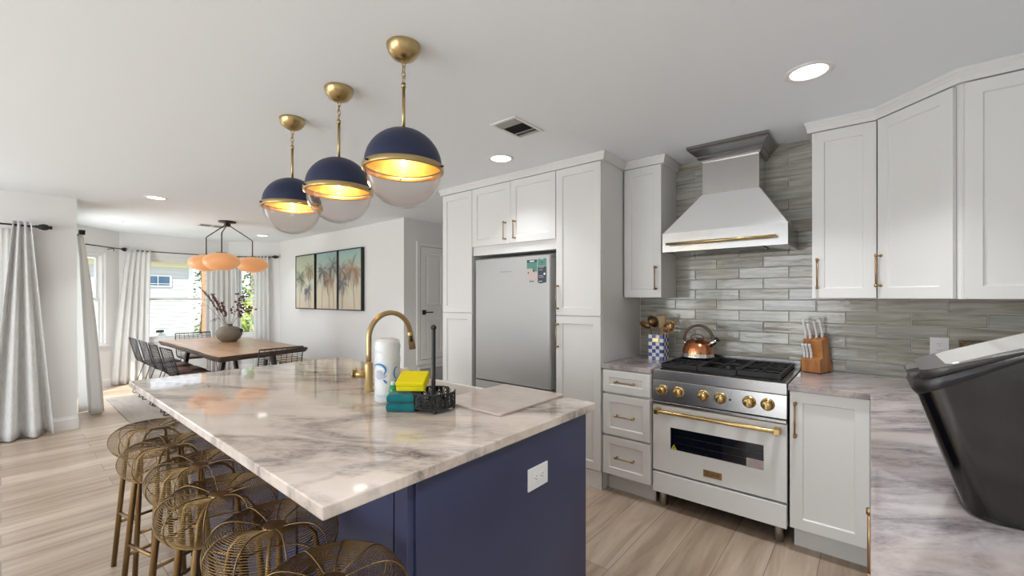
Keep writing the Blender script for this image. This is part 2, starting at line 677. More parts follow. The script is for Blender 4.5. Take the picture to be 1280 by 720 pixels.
structure(wall_run(MB(), (-6.47, -4.0), (-6.47, 0.39), T_, 0, ZC, [(2.6, 4.05, 0.64, 2.04)]), 'wall_left', WALL)
structure(wall_run(MB(), (-6.47, 0.39), (-8.55, 0.39), -0.13, 0, ZC, [(0.75, 1.75, 0.06, 2.06)]), 'wall_patio', WALL)

# bay: left 45 degree face, middle face, right 45 degree face
B0, B1, B2, B3 = (-8.55, 0.52), (-9.25, 1.22), (-9.25, 2.75), (-8.60, 3.40)
ZS, ZH = 0.66, 2.07
structure(wall_run(MB(), B0, B1, T_, 0, ZC, [(0.16, 0.74, ZS, ZH)]), 'wall_bay_left', WALL)
structure(wall_run(MB(), B1, B2, T_, 0, ZC, [(0.26, 1.27, ZS, ZH)]), 'wall_bay_middle', WALL)
structure(wall_run(MB(), B2, B3, T_, 0, ZC, [(0.11, 0.72, ZS, ZH)]), 'wall_bay_right', WALL)

# baseboards
def baseboard(name, pts):
    for k in range(len(pts) - 1):
        pass
    mb = MB()
    for (a, b) in zip(pts[:-1], pts[1:]):
        d = Vector((b[0] - a[0], b[1] - a[1], 0))
        L = d.length
        d.normalize()
        n = Vector((-d.y, d.x, 0))
        mb.T = Matrix(((d.x, -n.x, 0, a[0]), (d.y, -n.y, 0, a[1]), (0, 0, 1, 0), (0, 0, 0, 1)))
        mb.prism([(0, 0), (0.016, 0), (0.016, 0.105), (0.010, 0.118), (0.007, 0.135), (0, 0.135)], -0.004, L + 0.004, 'x')
    structure(mb, name, TRIM)


baseboard('baseboard_pictures', [(-8.60, 3.40), (-4.70, 3.40), (-4.70, 3.66)])
baseboard('baseboard_bay', [B0, B1, B2, B3])
baseboard('baseboard_left', [(-6.47, -4.0), (-6.47, 0.52), (-8.55, 0.52)])
baseboard('baseboard_front', [(0.63, -4.0), (-6.47, -4.0)])


# windows: double hung, frame + two sashes + glass
def window(name, p0, p1, s0, s1, z0, z1, label, t=T_):
    d = Vector((p1[0] - p0[0], p1[1] - p0[1], 0)).normalized()
    n = Vector((-d.y, d.x, 0))
    M = Matrix(((d.x, n.x, 0, p0[0]), (d.y, n.y, 0, p0[1]), (0, 0, 1, 0), (0, 0, 0, 1)))
    r = thing(name, label, 'window', (p0[0] + d.x * (s0 + s1) / 2, p0[1] + d.y * (s0 + s1) / 2, z0))
    r['kind'] = 'structure'
    mb = MB(M)
    f = 0.035
    g = 0.001
    mb.box(s0 + g, s0 + f, 0.03, t - 0.01, z0 + g, z1 - g)
    mb.box(s1 - f, s1 - g, 0.03, t - 0.01, z0 + g, z1 - g)
    mb.box(s0 + f, s1 - f, 0.03, t - 0.01, z1 - f, z1 - g)
    mb.box(s0 + f, s1 - f, 0.03, t - 0.01, z0 + g, z0 + f)
    mb.build('window_frame', TRIM, r)
    zm = z0 + (z1 - z0) * 0.497
    for nm, a, b, y in (('lower_sash', z0 + f, zm + 0.02, 0.055), ('upper_sash', zm - 0.02, z1 - f, 0.083)):
        q = MB(M)
        k = 0.036
        q.box(s0 + f, s0 + f + k, y, y + 0.025, a, b)
        q.box(s1 - f - k, s1 - f, y, y + 0.025, a, b)
        q.box(s0 + f + k, s1 - f - k, y, y + 0.025, a, a + k)
        q.box(s0 + f + k, s1 - f - k, y, y + 0.025, b - k, b)
        so = q.build(nm, TRIM, r)
        MB(M).box(s0 + f + k, s1 - f - k, y + 0.011, y + 0.013, a + k, b - k).build('pane', GLASS, so)
    sl = MB(M)
    sl.box(s0 - 0.03, s1 + 0.03, -0.028, -0.001, z0 - 0.022, z0)
    sl.box(s0 + g, s1 - g, -0.001, 0.03, z0 - 0.0, z0 + 0.012)
    sl.build('window_sill', TRIM, r)
    return r


window('window_1', (-6.47, -4.0), (-6.47, 0.39), 2.6, 4.05, 0.64, 2.04, 'white double-hung window at the far left behind the grey curtain')
window('window_2', B1, B2, 0.26, 1.27, ZS, ZH, 'large white window in the middle of the dining bay')
window('window_3', B2, B3, 0.11, 0.72, ZS, ZH, 'narrow bay window with green palms outside, beside the pictures wall')
window('window_4', B0, B1, 0.16, 0.74, ZS, ZH, 'narrow bay window at the left, half hidden by the white curtain')


# hallway closet door above a return-air grille
r = thing('door_1', 'white panelled closet door in the hallway with a black lever', 'door', (-4.70, 4.06, 0.47))
r['kind'] = 'structure'
M = face_T((-4.70, 3.66, 0), (1, 0))          # local x runs along +y
W_, Z0_, Z1_ = 0.80, 0.535, 2.088
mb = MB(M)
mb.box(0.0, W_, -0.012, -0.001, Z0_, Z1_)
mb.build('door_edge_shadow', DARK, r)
mb = MB(M)
cols = [(0.085, 0.365), (0.435, 0.715)]
rows = [(0.62, 1.10), (1.27, 2.0)]
g = 0.006
xs = [g, cols[0][0], cols[0][1], cols[1][0], cols[1][1], W_ - g]
zs = [Z0_ + g, rows[0][0], rows[0][1], rows[1][0], rows[1][1], Z1_ - g]
for i in range(5):
    for j in range(5):
        pan = i in (1, 3) and j in (1, 3)
        if not pan:
            mb.box(xs[i], xs[i + 1], -0.020, -0.013, zs[j], zs[j + 1])
        else:
            a, b, c, d = xs[i], xs[i + 1], zs[j], zs[j + 1]
            e, h = 0.02, 0.05
            vs = [(a, -.02, c), (b, -.02, c), (b, -.02, d), (a, -.02, d),
                  (a + e, -.014, c + e), (b - e, -.014, c + e), (b - e, -.014, d - e), (a + e, -.014, d - e),
                  (a + h, -.019, c + h), (b - h, -.019, c + h), (b - h, -.019, d - h), (a + h, -.019, d - h)]
            fs = []
            for q in (0, 4):
                fs += [(q + k, q + (k + 1) % 4, q + 4 + (k + 1) % 4, q + 4 + k) for k in range(4)]
            fs.append((8, 9, 10, 11))
            mb.add(vs, fs)
mb.build('door_panel', TRIM, r)
mb = MB(M)
cw = 0.06
mb.box(-cw, -0.001, -0.018, -0.001, Z0_ - cw, Z1_ + cw)
mb.box(W_ + 0.001, W_ + cw, -0.018, -0.001, Z0_ - cw, Z1_ + cw)
mb.box(-0.001, W_ + 0.001, -0.018, -0.001, Z1_, Z1_ + cw)
mb.box(-0.001, W_ + 0.001, -0.018, -0.001, Z0_ - cw, Z0_)
mb.build('door_casing', TRIM, r, 0.003)
mb = MB(M)
hx, hz = 0.055, 1.185
mb.box(hx - 0.032, hx + 0.032, -0.030, -0.0205, hz - 0.032, hz + 0.032)
mb.cyl((hx, -0.03, hz), (hx, -0.062, hz), 0.011, 12)
mb.box(hx - 0.012, hx + 0.125, -0.070, -0.056, hz - 0.008, hz + 0.008)
mb.build('door_handle', BLACK, r, 0.002)
r = thing('return_air_grille', 'white return-air grille under the hallway closet door', 'vent', (-4.70, 4.06, 0.10))
mb = MB(M)
mb.box(-0.03, 0.83, -0.016, -0.001, 0.415, 0.445)
mb.box(-0.03, 0.83, -0.016, -0.001, 0.135, 0.16)
for x in (-0.03, 0.19, 0.41, 0.63, 0.80):
    mb.box(x, x + 0.026, -0.016, -0.001, 0.16, 0.415)
mb.build('grille_frame', TRIM, r)
mb = MB(M)
mb.box(-0.03, 0.83, -0.003, -0.0015, 0.135, 0.445)
for k in range(14):
    z = 0.168 + k * 0.0178
    for a, b in ((-0.004, 0.19), (0.216, 0.41), (0.436, 0.63), (0.656, 0.80)):
        mb.add([(a, -0.004, z + 0.010), (b, -0.004, z + 0.010), (b, -0.012, z), (a, -0.012, z)], [(0, 1, 2, 3)])
mb.build('louvres', mat('louvre_grey', (0.50, 0.50, 0.49), 0.6), r)

# tiled splashback: every tile is bevelled geometry in one mesh
def tiles():
    mb = MB()
    rnd = random.Random(4)
    colors = []
    tw, th, gr = 0.305, 0.0762, 0.0028
    x0, x1 = -1.478, 0.622
    z0 = 0.9145
    zt = ZC - 0.001
    row = 0
    while z0 + row * th < zt - 0.01:
        za, zb = z0 + row * th + gr / 2, min(z0 + (row + 1) * th - gr / 2, zt)
        ph = 0.033 + (0 if row % 2 else 0.1525)
        k0 = math.floor((x0 - ph) / tw)
        x = ph + k0 * tw
        while x < x1:
            a, b = max(x + gr / 2, x0), min(x + tw - gr / 2, x1)
            x += tw
            if b - a < 0.006:
                continue
            e, d = 0.003, 0.0065
            y = 3.4485
            tilt = rnd.uniform(-0.0012, 0.0012)
            tz = rnd.uniform(-0.0010, 0.0010)
            n0 = len(mb.f)
            mb.add([(a, y, za), (b, y, za), (b, y, zb), (a, y, zb),
                    (a + e, y - d + tilt + tz, za + e), (b - e, y - d - tilt + tz, za + e),
                    (b - e, y - d - tilt - tz, zb - e), (a + e, y - d + tilt - tz, zb - e)],
                   [(4, 5, 6, 7), (0, 1, 5, 4), (1, 2, 6, 5), (2, 3, 7, 6), (3, 0, 4, 7)])
            c = rnd.random()
            colors += [c] * 5
        row += 1
    mb.mi = 1
    mb.add([(x0, 3.4475, 0.9145), (x1, 3.4475, 0.9145), (x1, 3.4475, zt), (x0, 3.4475, zt)], [(0, 1, 2, 3)])
    colors.append(0)
    o = mb.build('wall_tiles', [TILE, GROUT])
    ca = o.data.color_attributes.new('tilecol', 'FLOAT_COLOR', 'CORNER')
    rnd2 = random.Random(9)
    li = 0
    for p in o.data.polygons:
        c = colors[p.index]
        for _ in p.loop_indices:
            ca.data[li].color = (c, (c * 7.13) % 1, (c * 3.71) % 1, 1)
            li += 1
    o['kind'] = 'structure'
    o['label'] = 'grey-green glazed subway tile splashback behind the range'
    o['category'] = 'tiles'


tiles()

# ------------------------------------------------------------------ kitchen cabinets
YB = 2.79           # carcass front of base and tall units
BACK = 3.444


def cabinet(name, label, loc):
    return thing(name, label, 'cabinet', loc)


def front(parent, name, M, x, z, w, h, handle=None, fr=0.058, hlen=0.17, hname='handle'):
    """door or drawer front with its pull as a child"""
    mb = MB(M)
    shaker(mb, w, h, 0.02, fr, 0.009, x, z)
    o = mb.build(name, CAB, parent, 0.0018)
    if handle:
        hb = MB(M)
        pull(hb, (handle[0], handle[1]), hlen, handle[2])
        hb.build(hname, BRONZE, o)
    return o


Mf = face_T((0, YB - 0.021, 0), (0, -1))      # fronts of base/tall units: local x = world x, local z = world z

# tall left pantry
r = cabinet('pantry_cabinet', 'narrow tall white pantry cabinet left of the fridge', (-3.0, 2.79, 0))
mb = MB().box(-3.215, -2.80, YB, BACK, 0.0, 2.40)
mb.build('body', CAB, r)
front(r, 'door', Mf, -3.200, 1.249, 0.400, 1.123)
front(r, 'door', Mf, -3.200, 0.135, 0.400, 1.108)
# cabinet over the fridge
r = cabinet('fridge_top_cabinet', 'white two-door cabinet above the fridge', (-2.34, 2.79, 1.765))
mb = MB().box(-2.798, -1.876, YB, BACK, 1.768, 2.40)
mb.build('body', CAB, r)
front(r, 'door', Mf, -2.795, 1.848, 0.457, 0.526, (-2.391, 1.958, True), hlen=0.15)
front(r, 'door', Mf, -2.335, 1.848, 0.457, 0.526, (-2.283, 1.958, True), hlen=0.15)
# tall right pantry
r = cabinet('pantry_cabinet', 'tall white pantry cabinet between the fridge and the drawers', (-1.68, 2.79, 0))
mb = MB().box(-1.874, -1.485, YB, BACK, 0.0, 2.40)
mb.build('body', CAB, r)
mb = MB()
mb.box(-1.872, -1.479, YB - 0.012, YB - 0.0005, 0.0, 0.128)
mb.box(-1.4845, -1.479, YB - 0.012, 2.86, 0.0, 0.128)
mb.build('base_trim', CAB, r, 0.002)
front(r, 'door', Mf, -1.872, 1.252, 0.384, 1.122, (-1.858 + 0.006, 1.39, True), hlen=0.185)
front(r, 'door', Mf, -1.872, 0.133, 0.384, 1.113, (-1.858 + 0.006, 1.096, True), hlen=0.185)

# drawer base
r = cabinet('drawer_cabinet', 'white base cabinet of three drawers left of the range', (-1.295, 2.85, 0))
mb = MB().box(-1.475, -1.122, YB + 0.005, BACK, 0.13, 0.878)
mb.build('body', CAB, r)
MB().box(-1.475, -1.122, 2.865, 2.885, 0.0, 0.13).build('toe_kick', CAB, r)
for z, h in ((0.719, 0.156), (0.420, 0.283), (0.138, 0.266)):
    front(r, 'drawer', Mf, -1.470, z, 0.346, h, (-1.297, z + h / 2, False), fr=0.05, hlen=0.135)

# base right of range, with blind corner
r = cabinet('base_cabinet', 'white single-door base cabinet right of the range', (-0.17, 2.85, 0))
mb = MB().box(-0.340, 0.055, YB + 0.003, BACK, 0.13, 0.878)
mb.build('body', CAB, r)
MB().box(-0.328, 0.055, 2.865, 2.885, 0.0, 0.13).build('toe_kick', CAB, r)
front(r, 'door', Mf, -0.338, 0.134, 0.336, 0.744, (-0.312, 0.728, True), hlen=0.185)

# right-hand run below the near counter, faces -x
Mr = face_T((0.030, 0, 0), (-1, 0))           # local x = -y


def right_base(label, ya, yb, handle):
    r = cabinet('base_cabinet', label, (0.35, (ya + yb) / 2, 0))
    MB().box(0.052, 0.625, ya + 0.001, yb - 0.001, 0.13, 0.878).build('body', CAB, r)
    MB().box(0.12, 0.14, ya + 0.001, yb - 0.001, 0.0, 0.13).build('toe_kick', CAB, r)
    front(r, 'door', Mr, -yb + 0.003, 0.134, yb - ya - 0.006, 0.744, handle, hlen=0.185)


right_base('white base cabinet under the right counter, in the corner beside the range', 1.56, 2.765, None)
right_base('white base cabinet under the steel bin, its bronze pull beside the counter edge', 0.96, 1.555, (-1.505, 0.722, True))
right_base('white base cabinet under the right counter nearest the camera', 0.2, 0.955, (-0.255, 0.722, True))

# upper cabinets
YU = 3.142
Mu = face_T((0, YU - 0.021, 0), (0, -1))
r = cabinet('wall_cabinet', 'narrow white wall cabinet left of the range hood', (-1.33, 3.2, 1.387))
MB().box(-1.474, -1.182, YU, BACK - 0.003, 1.387, 2.40).build('body', CAB, r)
front(r, 'door', Mu, -1.472, 1.389, 0.290, 0.985, (-1.219, 1.532, True), hlen=0.17)
r = cabinet('wall_cabinet', 'white single-door wall cabinet right of the range hood', (-0.12, 3.2, 1.382))
MB().box(-0.270, 0.028, YU, 3.438, 1.382, 2.40).build('body', CAB, r)
front(r, 'door', Mu, -0.268, 1.384, 0.294, 0.983, (-0.241, 1.528, True), hlen=0.175)
r = cabinet('corner_wall_cabinet', 'white corner wall cabinet with an angled door', (0.3, 3.1, 1.38))
DP0, DP1 = (0.040, 3.130), (0.312, 2.858)
MB().prism([(0.030, 3.142), (0.322, 2.850), (0.622, 2.850), (0.622, 3.438), (0.030, 3.438)], 1.38, 2.40).build('body', CAB, r)
dl = math.hypot(DP1[0] - DP0[0], DP1[1] - DP0[1])
Md = face_T((DP0[0] - 0.0155, DP0[1] - 0.0155, 0), (-1, -1))
front(r, 'door', Md, 0.008, 1.382, dl - 0.012, 0.985, (0.030, 1.535, True), hlen=0.175)
# decorated end of the corner unit, parallel to the range wall
Me = face_T((0, 2.8485 - 0.021, 0), (0, -1))
front(r, 'end_panel', Me, 0.330, 1.381, 0.290, 0.987)

# crown mouldings
def crown(name, path, z0=2.372, out=0.03):
    """profile swept along a path with mitred corners; the moulding projects to the RIGHT of the path direction"""
    z0 += 0.007
    prof = [(0.0, z0), (0.022, z0), (0.023, z0 + 0.024), (0.026, z0 + 0.028), (0.028, z0 + 0.036), (out + 0.004, z0 + 0.046),
            (out + 0.006, z0 + 0.048), (out + 0.006, ZC - 0.0005), (0.0, ZC - 0.0005)]
    P = [Vector((x, y, 0)) for x, y in path]
    mb = MB()
    k = len(prof)
    vs = []
    for i, p in enumerate(P):
        ds = []
        if i > 0:
            ds.append((P[i] - P[i - 1]).normalized())
        if i < len(P) - 1:
            ds.append((P[i + 1] - P[i]).normalized())
        ns = [Vector((d.y, -d.x, 0)) for d in ds]
        n = ns[0] if len(ns) == 1 else (ns[0] + ns[1]) / (1 + ns[0].dot(ns[1]))
        vs += [(p.x + n.x * a, p.y + n.y * a, z) for a, z in prof]
    fs = []
    for i in range(len(P) - 1):
        for j in range(k):
            j2 = (j + 1) % k
            fs.append((i * k + j, (i + 1) * k + j, (i + 1) * k + j2, i * k + j2))
    fs.append(tuple(range(k)))
    fs.append(tuple(range((len(P) - 1) * k, len(P) * k))[::-1])
    mb.add(vs, fs)
    structure(mb, name, CAB)


crown('trim_1', [(-3.216, 3.44), (-3.216, YB - 0.0005), (-1.4845, YB - 0.0005), (-1.4845, YU - 0.0005),
                 (-1.1815, YU - 0.0005), (-1.1815, 3.438)])
crown('trim_2', [(-0.2705, 3.438), (-0.2705, YU - 0.0005), (0.0305, YU - 0.0005), (0.3215, 2.8495), (0.626, 2.8495)], 2.368)

# ------------------------------------------------------------------ counters
ZT, ZB_ = 0.914, 0.8805
o = MB().box(-1.4835, -1.1195, 2.768, 3.443, ZB_, ZT).build('countertop', STONE_C, None, 0.003)
tag(o, 'short stone countertop over the drawers left of the range', 'countertop')
o = MB().prism([(-0.3445, 2.752), (0.0, 2.752), (0.0, -0.6), (0.625, -0.6), (0.625, 3.443), (-0.3445, 3.443)], ZB_, ZT).build('countertop', STONE_C, None, 0.003)
tag(o, 'long L-shaped grey stone countertop along the right wall', 'countertop')

# ------------------------------------------------------------------ fridge
r = thing('refrigerator', 'pale silver built-in fridge with energy stickers', 'fridge', (-2.33, 2.8, 0))
MB().box(-2.755, -1.895, 2.815, 3.42, 0.02, 1.742).build('body', mat('fridge_side', (0.16, 0.16, 0.155), 0.5), r, 0.004)
fx0, fx1 = -2.742, -1.914


def rounded_slab(mb, x0, x1, yf, yb, z0, z1, rad=0.02, n=5):
    pts = []
    for cx, a0 in ((x1 - rad, -PI / 2), ):
        pass
    pts.append((x0, yb))
    for k in range(n + 1):
        a = PI + (PI / 2) * k / n
        pts.append((x0 + rad + rad * math.cos(a), yf + rad + rad * math.sin(a)))
    for k in range(n + 1):
        a = -PI / 2 + (PI / 2) * k / n
        pts.append((x1 - rad + rad * math.cos(a), yf + rad + rad * math.sin(a)))
    pts.append((x1, yb))
    return mb.prism(pts, z0, z1)


rounded_slab(MB(), fx0, fx1, 2.752, 2.812, 0.662, 1.724).build('door', FRIDGE, r, 0.004)
rounded_slab(MB(), fx0, fx1, 2.752, 2.812, 0.075, 0.652).build('freezer_drawer', FRIDGE, r, 0.004)
MB().box(-1.912, -1.902, 2.80, 2.814, 0.10, 1.70).build('hinge_strip', CHROME, r)
Mfr = face_T((0, 2.752, 0), (0, -1))
NAVYP = mat('sticker_navy', (0.035, 0.05, 0.075), 0.5)
TEALP = mat('sticker_teal', (0.07, 0.24, 0.18), 0.5)
PINKP = mat('sticker_pink', (0.52, 0.42, 0.40), 0.5)
YELP = mat('sticker_yellow', (0.75, 0.68, 0.06), 0.5)
LOGOG = mat('logo_grey', (0.34, 0.34, 0.33), 0.4, 0.3)
mb = MB(Mfr)
for k in range(10):
    mb.box(-2.435 + k * 0.0125, -2.435 + k * 0.0125 + 0.0095, -0.0012, -0.0002, 1.602, 1.611)
mb.build('logo', LOGOG, r)
# left sticker: navy title bar, teal field, pinkish lower half with small marks
Ms = [NAVYP, TEALP, PINKP, WHITE]
mb = MB(Mfr)
sx, sw = -2.145, 0.102
mb.mi = 0
mb.box(sx, sx + sw, -0.0014, -0.0002, 1.669, 1.692)
mb.mi = 3
mb.box(sx + 0.028, sx + 0.075, -0.0018, -0.0014, 1.676, 1.685)
mb.mi = 1
mb.prism([(sx, 1.669), (sx, 1.622), (sx + 0.05, 1.622), (sx + 0.068, 1.612), (sx + 0.078, 1.597), (sx + sw, 1.595), (sx + sw, 1.669)], -0.0014, -0.0002, 'y')
mb.mi = 2
mb.prism([(sx + 0.006, 1.620), (sx + 0.048, 1.620), (sx + 0.066, 1.609), (sx + 0.076, 1.590), (sx + 0.098, 1.586), (sx + 0.098, 1.530), (sx + 0.006, 1.535)], -0.0014, -0.0002, 'y')
mb.mi = 0
mb.prism([(sx + 0.058, 1.604), (sx + 0.064, 1.620), (sx + 0.073, 1.606), (sx + 0.080, 1.590), (sx + 0.066, 1.594)], -0.0019, -0.0014, 'y')
mb.box(sx + 0.010, sx + 0.019, -0.0019, -0.0014, 1.580, 1.596)
mb.box(sx + 0.030, sx + 0.041, -0.0019, -0.0014, 1.512, 1.524)
mb.box(sx + 0.048, sx + 0.068, -0.0019, -0.0014, 1.514, 1.522)
o = mb.build('sticker', Ms, r)
o['label'] = 'teal and pink energy sticker'
mb = MB(Mfr)
sx, sw = -2.035, 0.083
mb.mi = 1
mb.prism([(sx, 1.690), (sx, 1.640), (sx + sw, 1.640), (sx + sw, 1.694), (sx + 0.062, 1.700), (sx + 0.048, 1.688), (sx + 0.03, 1.690), (sx + 0.014, 1.700)], -0.0014, -0.0002, 'y')
mb.mi = 0
mb.prism([(sx, 1.635), (sx, 1.508), (sx + 0.018, 1.502), (sx + 0.034, 1.500), (sx + 0.05, 1.503), (sx + sw, 1.508), (sx + sw, 1.635)], -0.0014, -0.0002, 'y')
mb.prism([(sx + 0.036, 1.668), (sx + 0.044, 1.676), (sx + 0.052, 1.668), (sx + 0.044, 1.660)], -0.0019, -0.0014, 'y')
mb.mi = 3
mb.lathe([(0.0, 0.0), (0.009, 0.0)], 14)
mb.v[-28:] = [Mfr @ Vector((sx + 0.066 + q_ * math.cos(2 * PI * i / 14), -0.0021, 1.575 + q_ * math.sin(2 * PI * i / 14))) for q_ in (0.0, 0.009) for i in range(14)]
for z, w in ((1.625, 0.06), (1.606, 0.045), (1.560, 0.05), (1.548, 0.058), (1.515, 0.04)):
    mb.mi = 2 if z != 1.515 else 3
    mb.box(sx + 0.012, sx + 0.012 + w * 0.8, -0.0018, -0.0014, z, z + 0.004)
o = mb.build('sticker', Ms, r)
o['label'] = 'dark navy energy sticker'

# ------------------------------------------------------------------ range
RX0, RX1 = -1.112, -0.352
r = thing('range_cooker', 'white and stainless gas range with brass knobs and oven handle', 'range', (-0.732, 3.0, 0))
MB().box(RX0 + 0.004, RX1 - 0.004, 2.835, 3.43, 0.105, 0.845).build('body', mat('range_gap_shade', (0.03, 0.03, 0.03), 0.5, 0.2), r)  # near-black body colour puts shade into the door and side gaps
mb = MB()
mb.box(RX0, RX1, 2.79, 3.40, 0.845, 0.912)
mb.build('cooktop', STEEL, r, 0.004)
mb = MB()
mb.prism([(2.835, 0.705), (2.783, 0.712), (2.790, 0.845), (2.835, 0.845)], RX0, RX1, 'x')
mb.build('control_panel', STEEL, r, 0.003)
mb = MB().box(RX0, RX1, 2.774, 2.835, 0.690, 0.708)
mb.build('panel_lip', STEEL, r, 0.003)
# back rail
mb = MB()
mb.box(RX0, RX1, 3.40, 3.425, 0.845, 0.968)
mb.box(RX0, RX1, 3.372, 3.40, 0.912, 0.930)
mb.build('back_rail', STEEL, r, 0.003)
# black enamel burner tray
mb = MB()
mb.box(RX0 + 0.03, RX1 - 0.03, 2.835, 3.368, 0.912, 0.917)
mb.build('burner_tray', mat('black_enamel', (0.012, 0.012, 0.012), 0.25), r, 0.002)
# burners
BX = [RX0 + 0.155, RX0 + 0.38, RX0 + 0.605]
burn = [(BX[0], 2.96), (BX[0], 3.23), (BX[1], 3.09), (BX[2], 2.96), (BX[2], 3.23)]
for x, y in burn:
    mb = MB()
    mb.lathe([(0.0, 0.917), (0.055, 0.917), (0.055, 0.926), (0.042, 0.930), (0.040, 0.936), (0.036, 0.940), (0.0, 0.941)], 20, (x, y, 0))
    mb.build('burner', IRON, r)
# three cast-iron grates
gw = (RX1 - RX0 - 0.07) / 3
for k in range(3):
    a = RX0 + 0.035 + k * gw + 0.002
    b = a + gw - 0.004
    y0, y1 = 2.842, 3.362
    za, zb = 0.934, 0.950
    mb = MB()
    w = 0.011
    for (p, q, u, v) in ((a, b, y0, y0 + w), (a, b, y1 - w, y1), (a, a + w, y0 + w, y1 - w), (b - w, b, y0 + w, y1 - w)):
        mb.box(p, q, u, v, za - 0.012, zb)
    ym = (y0 + y1) / 2
    mb.box(a + w, b - w, ym - 0.006, ym + 0.006, za, zb)
    xm = (a + b) / 2
    cs = [(xm, 2.96), (xm, 3.23)] if k != 1 else [(xm, 3.09)]
    for (cx, cy) in cs:
        for ang in range(8):
            if ang % 2 == 0 or k != 1:
                t = ang * PI / 4
                d = Vector((math.cos(t), math.sin(t), 0))
                lx = (b - a) / 2 - w
                ly = 0.11 if k != 1 else 0.24
                L = min(lx / max(abs(d.x), 1e-3), ly / max(abs(d.y), 1e-3))
                p0 = Vector((cx, cy, za + 0.008)) + d * 0.022
                p1 = Vector((cx, cy, za + 0.008)) + d * L
                mb.tube([p0, p1], 0.0068, 6)
    for p in (a + 0.012, b - 0.012):
        for q in (y0 + 0.012, y1 - 0.012, ym):
            mb.box(p - 0.006, p + 0.006, q - 0.006, q + 0.006, 0.917, za - 0.011)
    mb.build('grate', IRON, r, 0.0015)
# knobs
Mrg = face_T((0, 2.786, 0), (0, -1))
for x in (-1.046, -0.942, -0.791, -0.693, -0.539, -0.446):
    mb = MB()
    cz, yk = 0.782, 2.787
    for (p, q, ra, rb) in ((0.0, -0.008, 0.036, 0.035), (-0.008, -0.014, 0.027, 0.027), (-0.014, -0.040, 0.029, 0.025), (-0.040, -0.043, 0.025, 0.020)):
        mb.tube([(x, yk + p, cz), (x, yk + q, cz)], [ra, rb], 24)
    mb.box(x - 0.0045, x + 0.0045, yk - 0.050, yk - 0.041, cz - 0.018, cz + 0.018)
    mb.build('knob', BRASSB, r)
MB().cyl((-1.083, 2.787, 0.785), (-1.083, 2.779, 0.785), 0.007, 12).build('igniter_button', CHROME, r)
MB().cyl((-0.640, 2.787, 0.780), (-0.640, 2.779, 0.780), 0.006, 12).build('indicator_lamp', BLACKP, r)
# oven door with window
DX0, DX1, DZ0, DZ1 = RX0 + 0.002, RX1 - 0.002, 0.250, 0.682
WX0, WX1, WZ0, WZ1 = -0.998, -0.466, 0.402, 0.545
mb = MB()
yf, yb = 2.790, 2.832
mb.box(DX0, WX0, yf, yb, DZ0, DZ1)
mb.box(WX1, DX1, yf, yb, DZ0, DZ1)
mb.box(WX0, WX1, yf, yb, DZ0, WZ0)
mb.box(WX0, WX1, yf, yb, WZ1, DZ1)
door = mb.build('oven_door', RANGEW, r, 0.0)
mb = MB()
mb.box(WX0, WX1, 2.800, 2.806, WZ0, WZ1)
og = mb.build('oven_window', OVENG, door)
RACK = mat('rack_line', (0.10, 0.10, 0.11), 0.3, 1.0)
mb = MB()
for z in (0.446, 0.492):
    mb.box(WX0 + 0.03, WX1 - 0.01, 2.7992, 2.7998, z, z + 0.0022)
for k in range(6):
    mb.box(WX0 + 0.075 + k * 0.027, WX0 + 0.09 + k * 0.027, 2.7990, 2.7998, 0.415, 0.4166)
mb.build('rack', RACK, door)
mb = MB()
mb.box(-0.556, -0.468, 2.7985, 2.7995, 0.404, 0.452)
o = mb.build('sticker', PINKP, door)
o['label'] = 'pale pink label on the oven glass'
mb = MB()
mb.mi = 1
for k in range(5):
    mb.box(-0.548, -0.476 - (k % 2) * 0.014, 2.7979, 2.7985, 0.412 + k * 0.008, 0.4145 + k * 0.008)
mb.build('label_lines', [PINKP, mat('print_grey', (0.3, 0.26, 0.27), 0.6)], o)
mb = MB()
mb.prism([(-0.995, 0.404), (-0.957, 0.404), (-0.976, 0.436)], 2.7985, 2.7995, 'y')
mb.mi = 1
mb.prism([(-0.979, 0.410), (-0.973, 0.410), (-0.973, 0.424), (-0.979, 0.424)], 2.7979, 2.7985, 'y')
o = mb.build('warning_sticker', [YELP, BLACKP], door)
o['label'] = 'yellow triangular warning sticker'
mb = MB()
mb.cyl((-1.075, 2.742, 0.647), (-0.392, 2.742, 0.647), 0.0125, 16)
for x in (-1.083, -0.410):
    mb.box(x, x + 0.030, 2.727, 2.789, 0.630, 0.664)
o = mb.build('oven_handle', BRASSB, door, 0.003)
mb = MB()
mb.box(-0.792, -0.686, 2.786, 2.7895, 0.284, 0.326)
pl = mb.build('nameplate', BRONZE, door, 0.001)
text_mesh('lettering', 'ZLINE', 0.032, Matrix.Translation((-0.739, 2.7855, 0.305)), mat('engraved_brown', (0.10, 0.06, 0.03), 0.5), pl)
mb = MB()
mb.box(DX0, DX1, 2.785, 2.834, 0.106, 0.236)
mb.build('kick_panel', RANGEW, r, 0.003)
for x in (RX0 + 0.05, RX1 - 0.05):
    for y in (2.855, 3.38):
        mb = MB()
        mb.lathe([(0.021, 0.0), (0.026, 0.004), (0.026, 0.09), (0.030, 0.1055)], 20, (x, y, 0), True, True)
        mb.build('leg', STEEL, r)

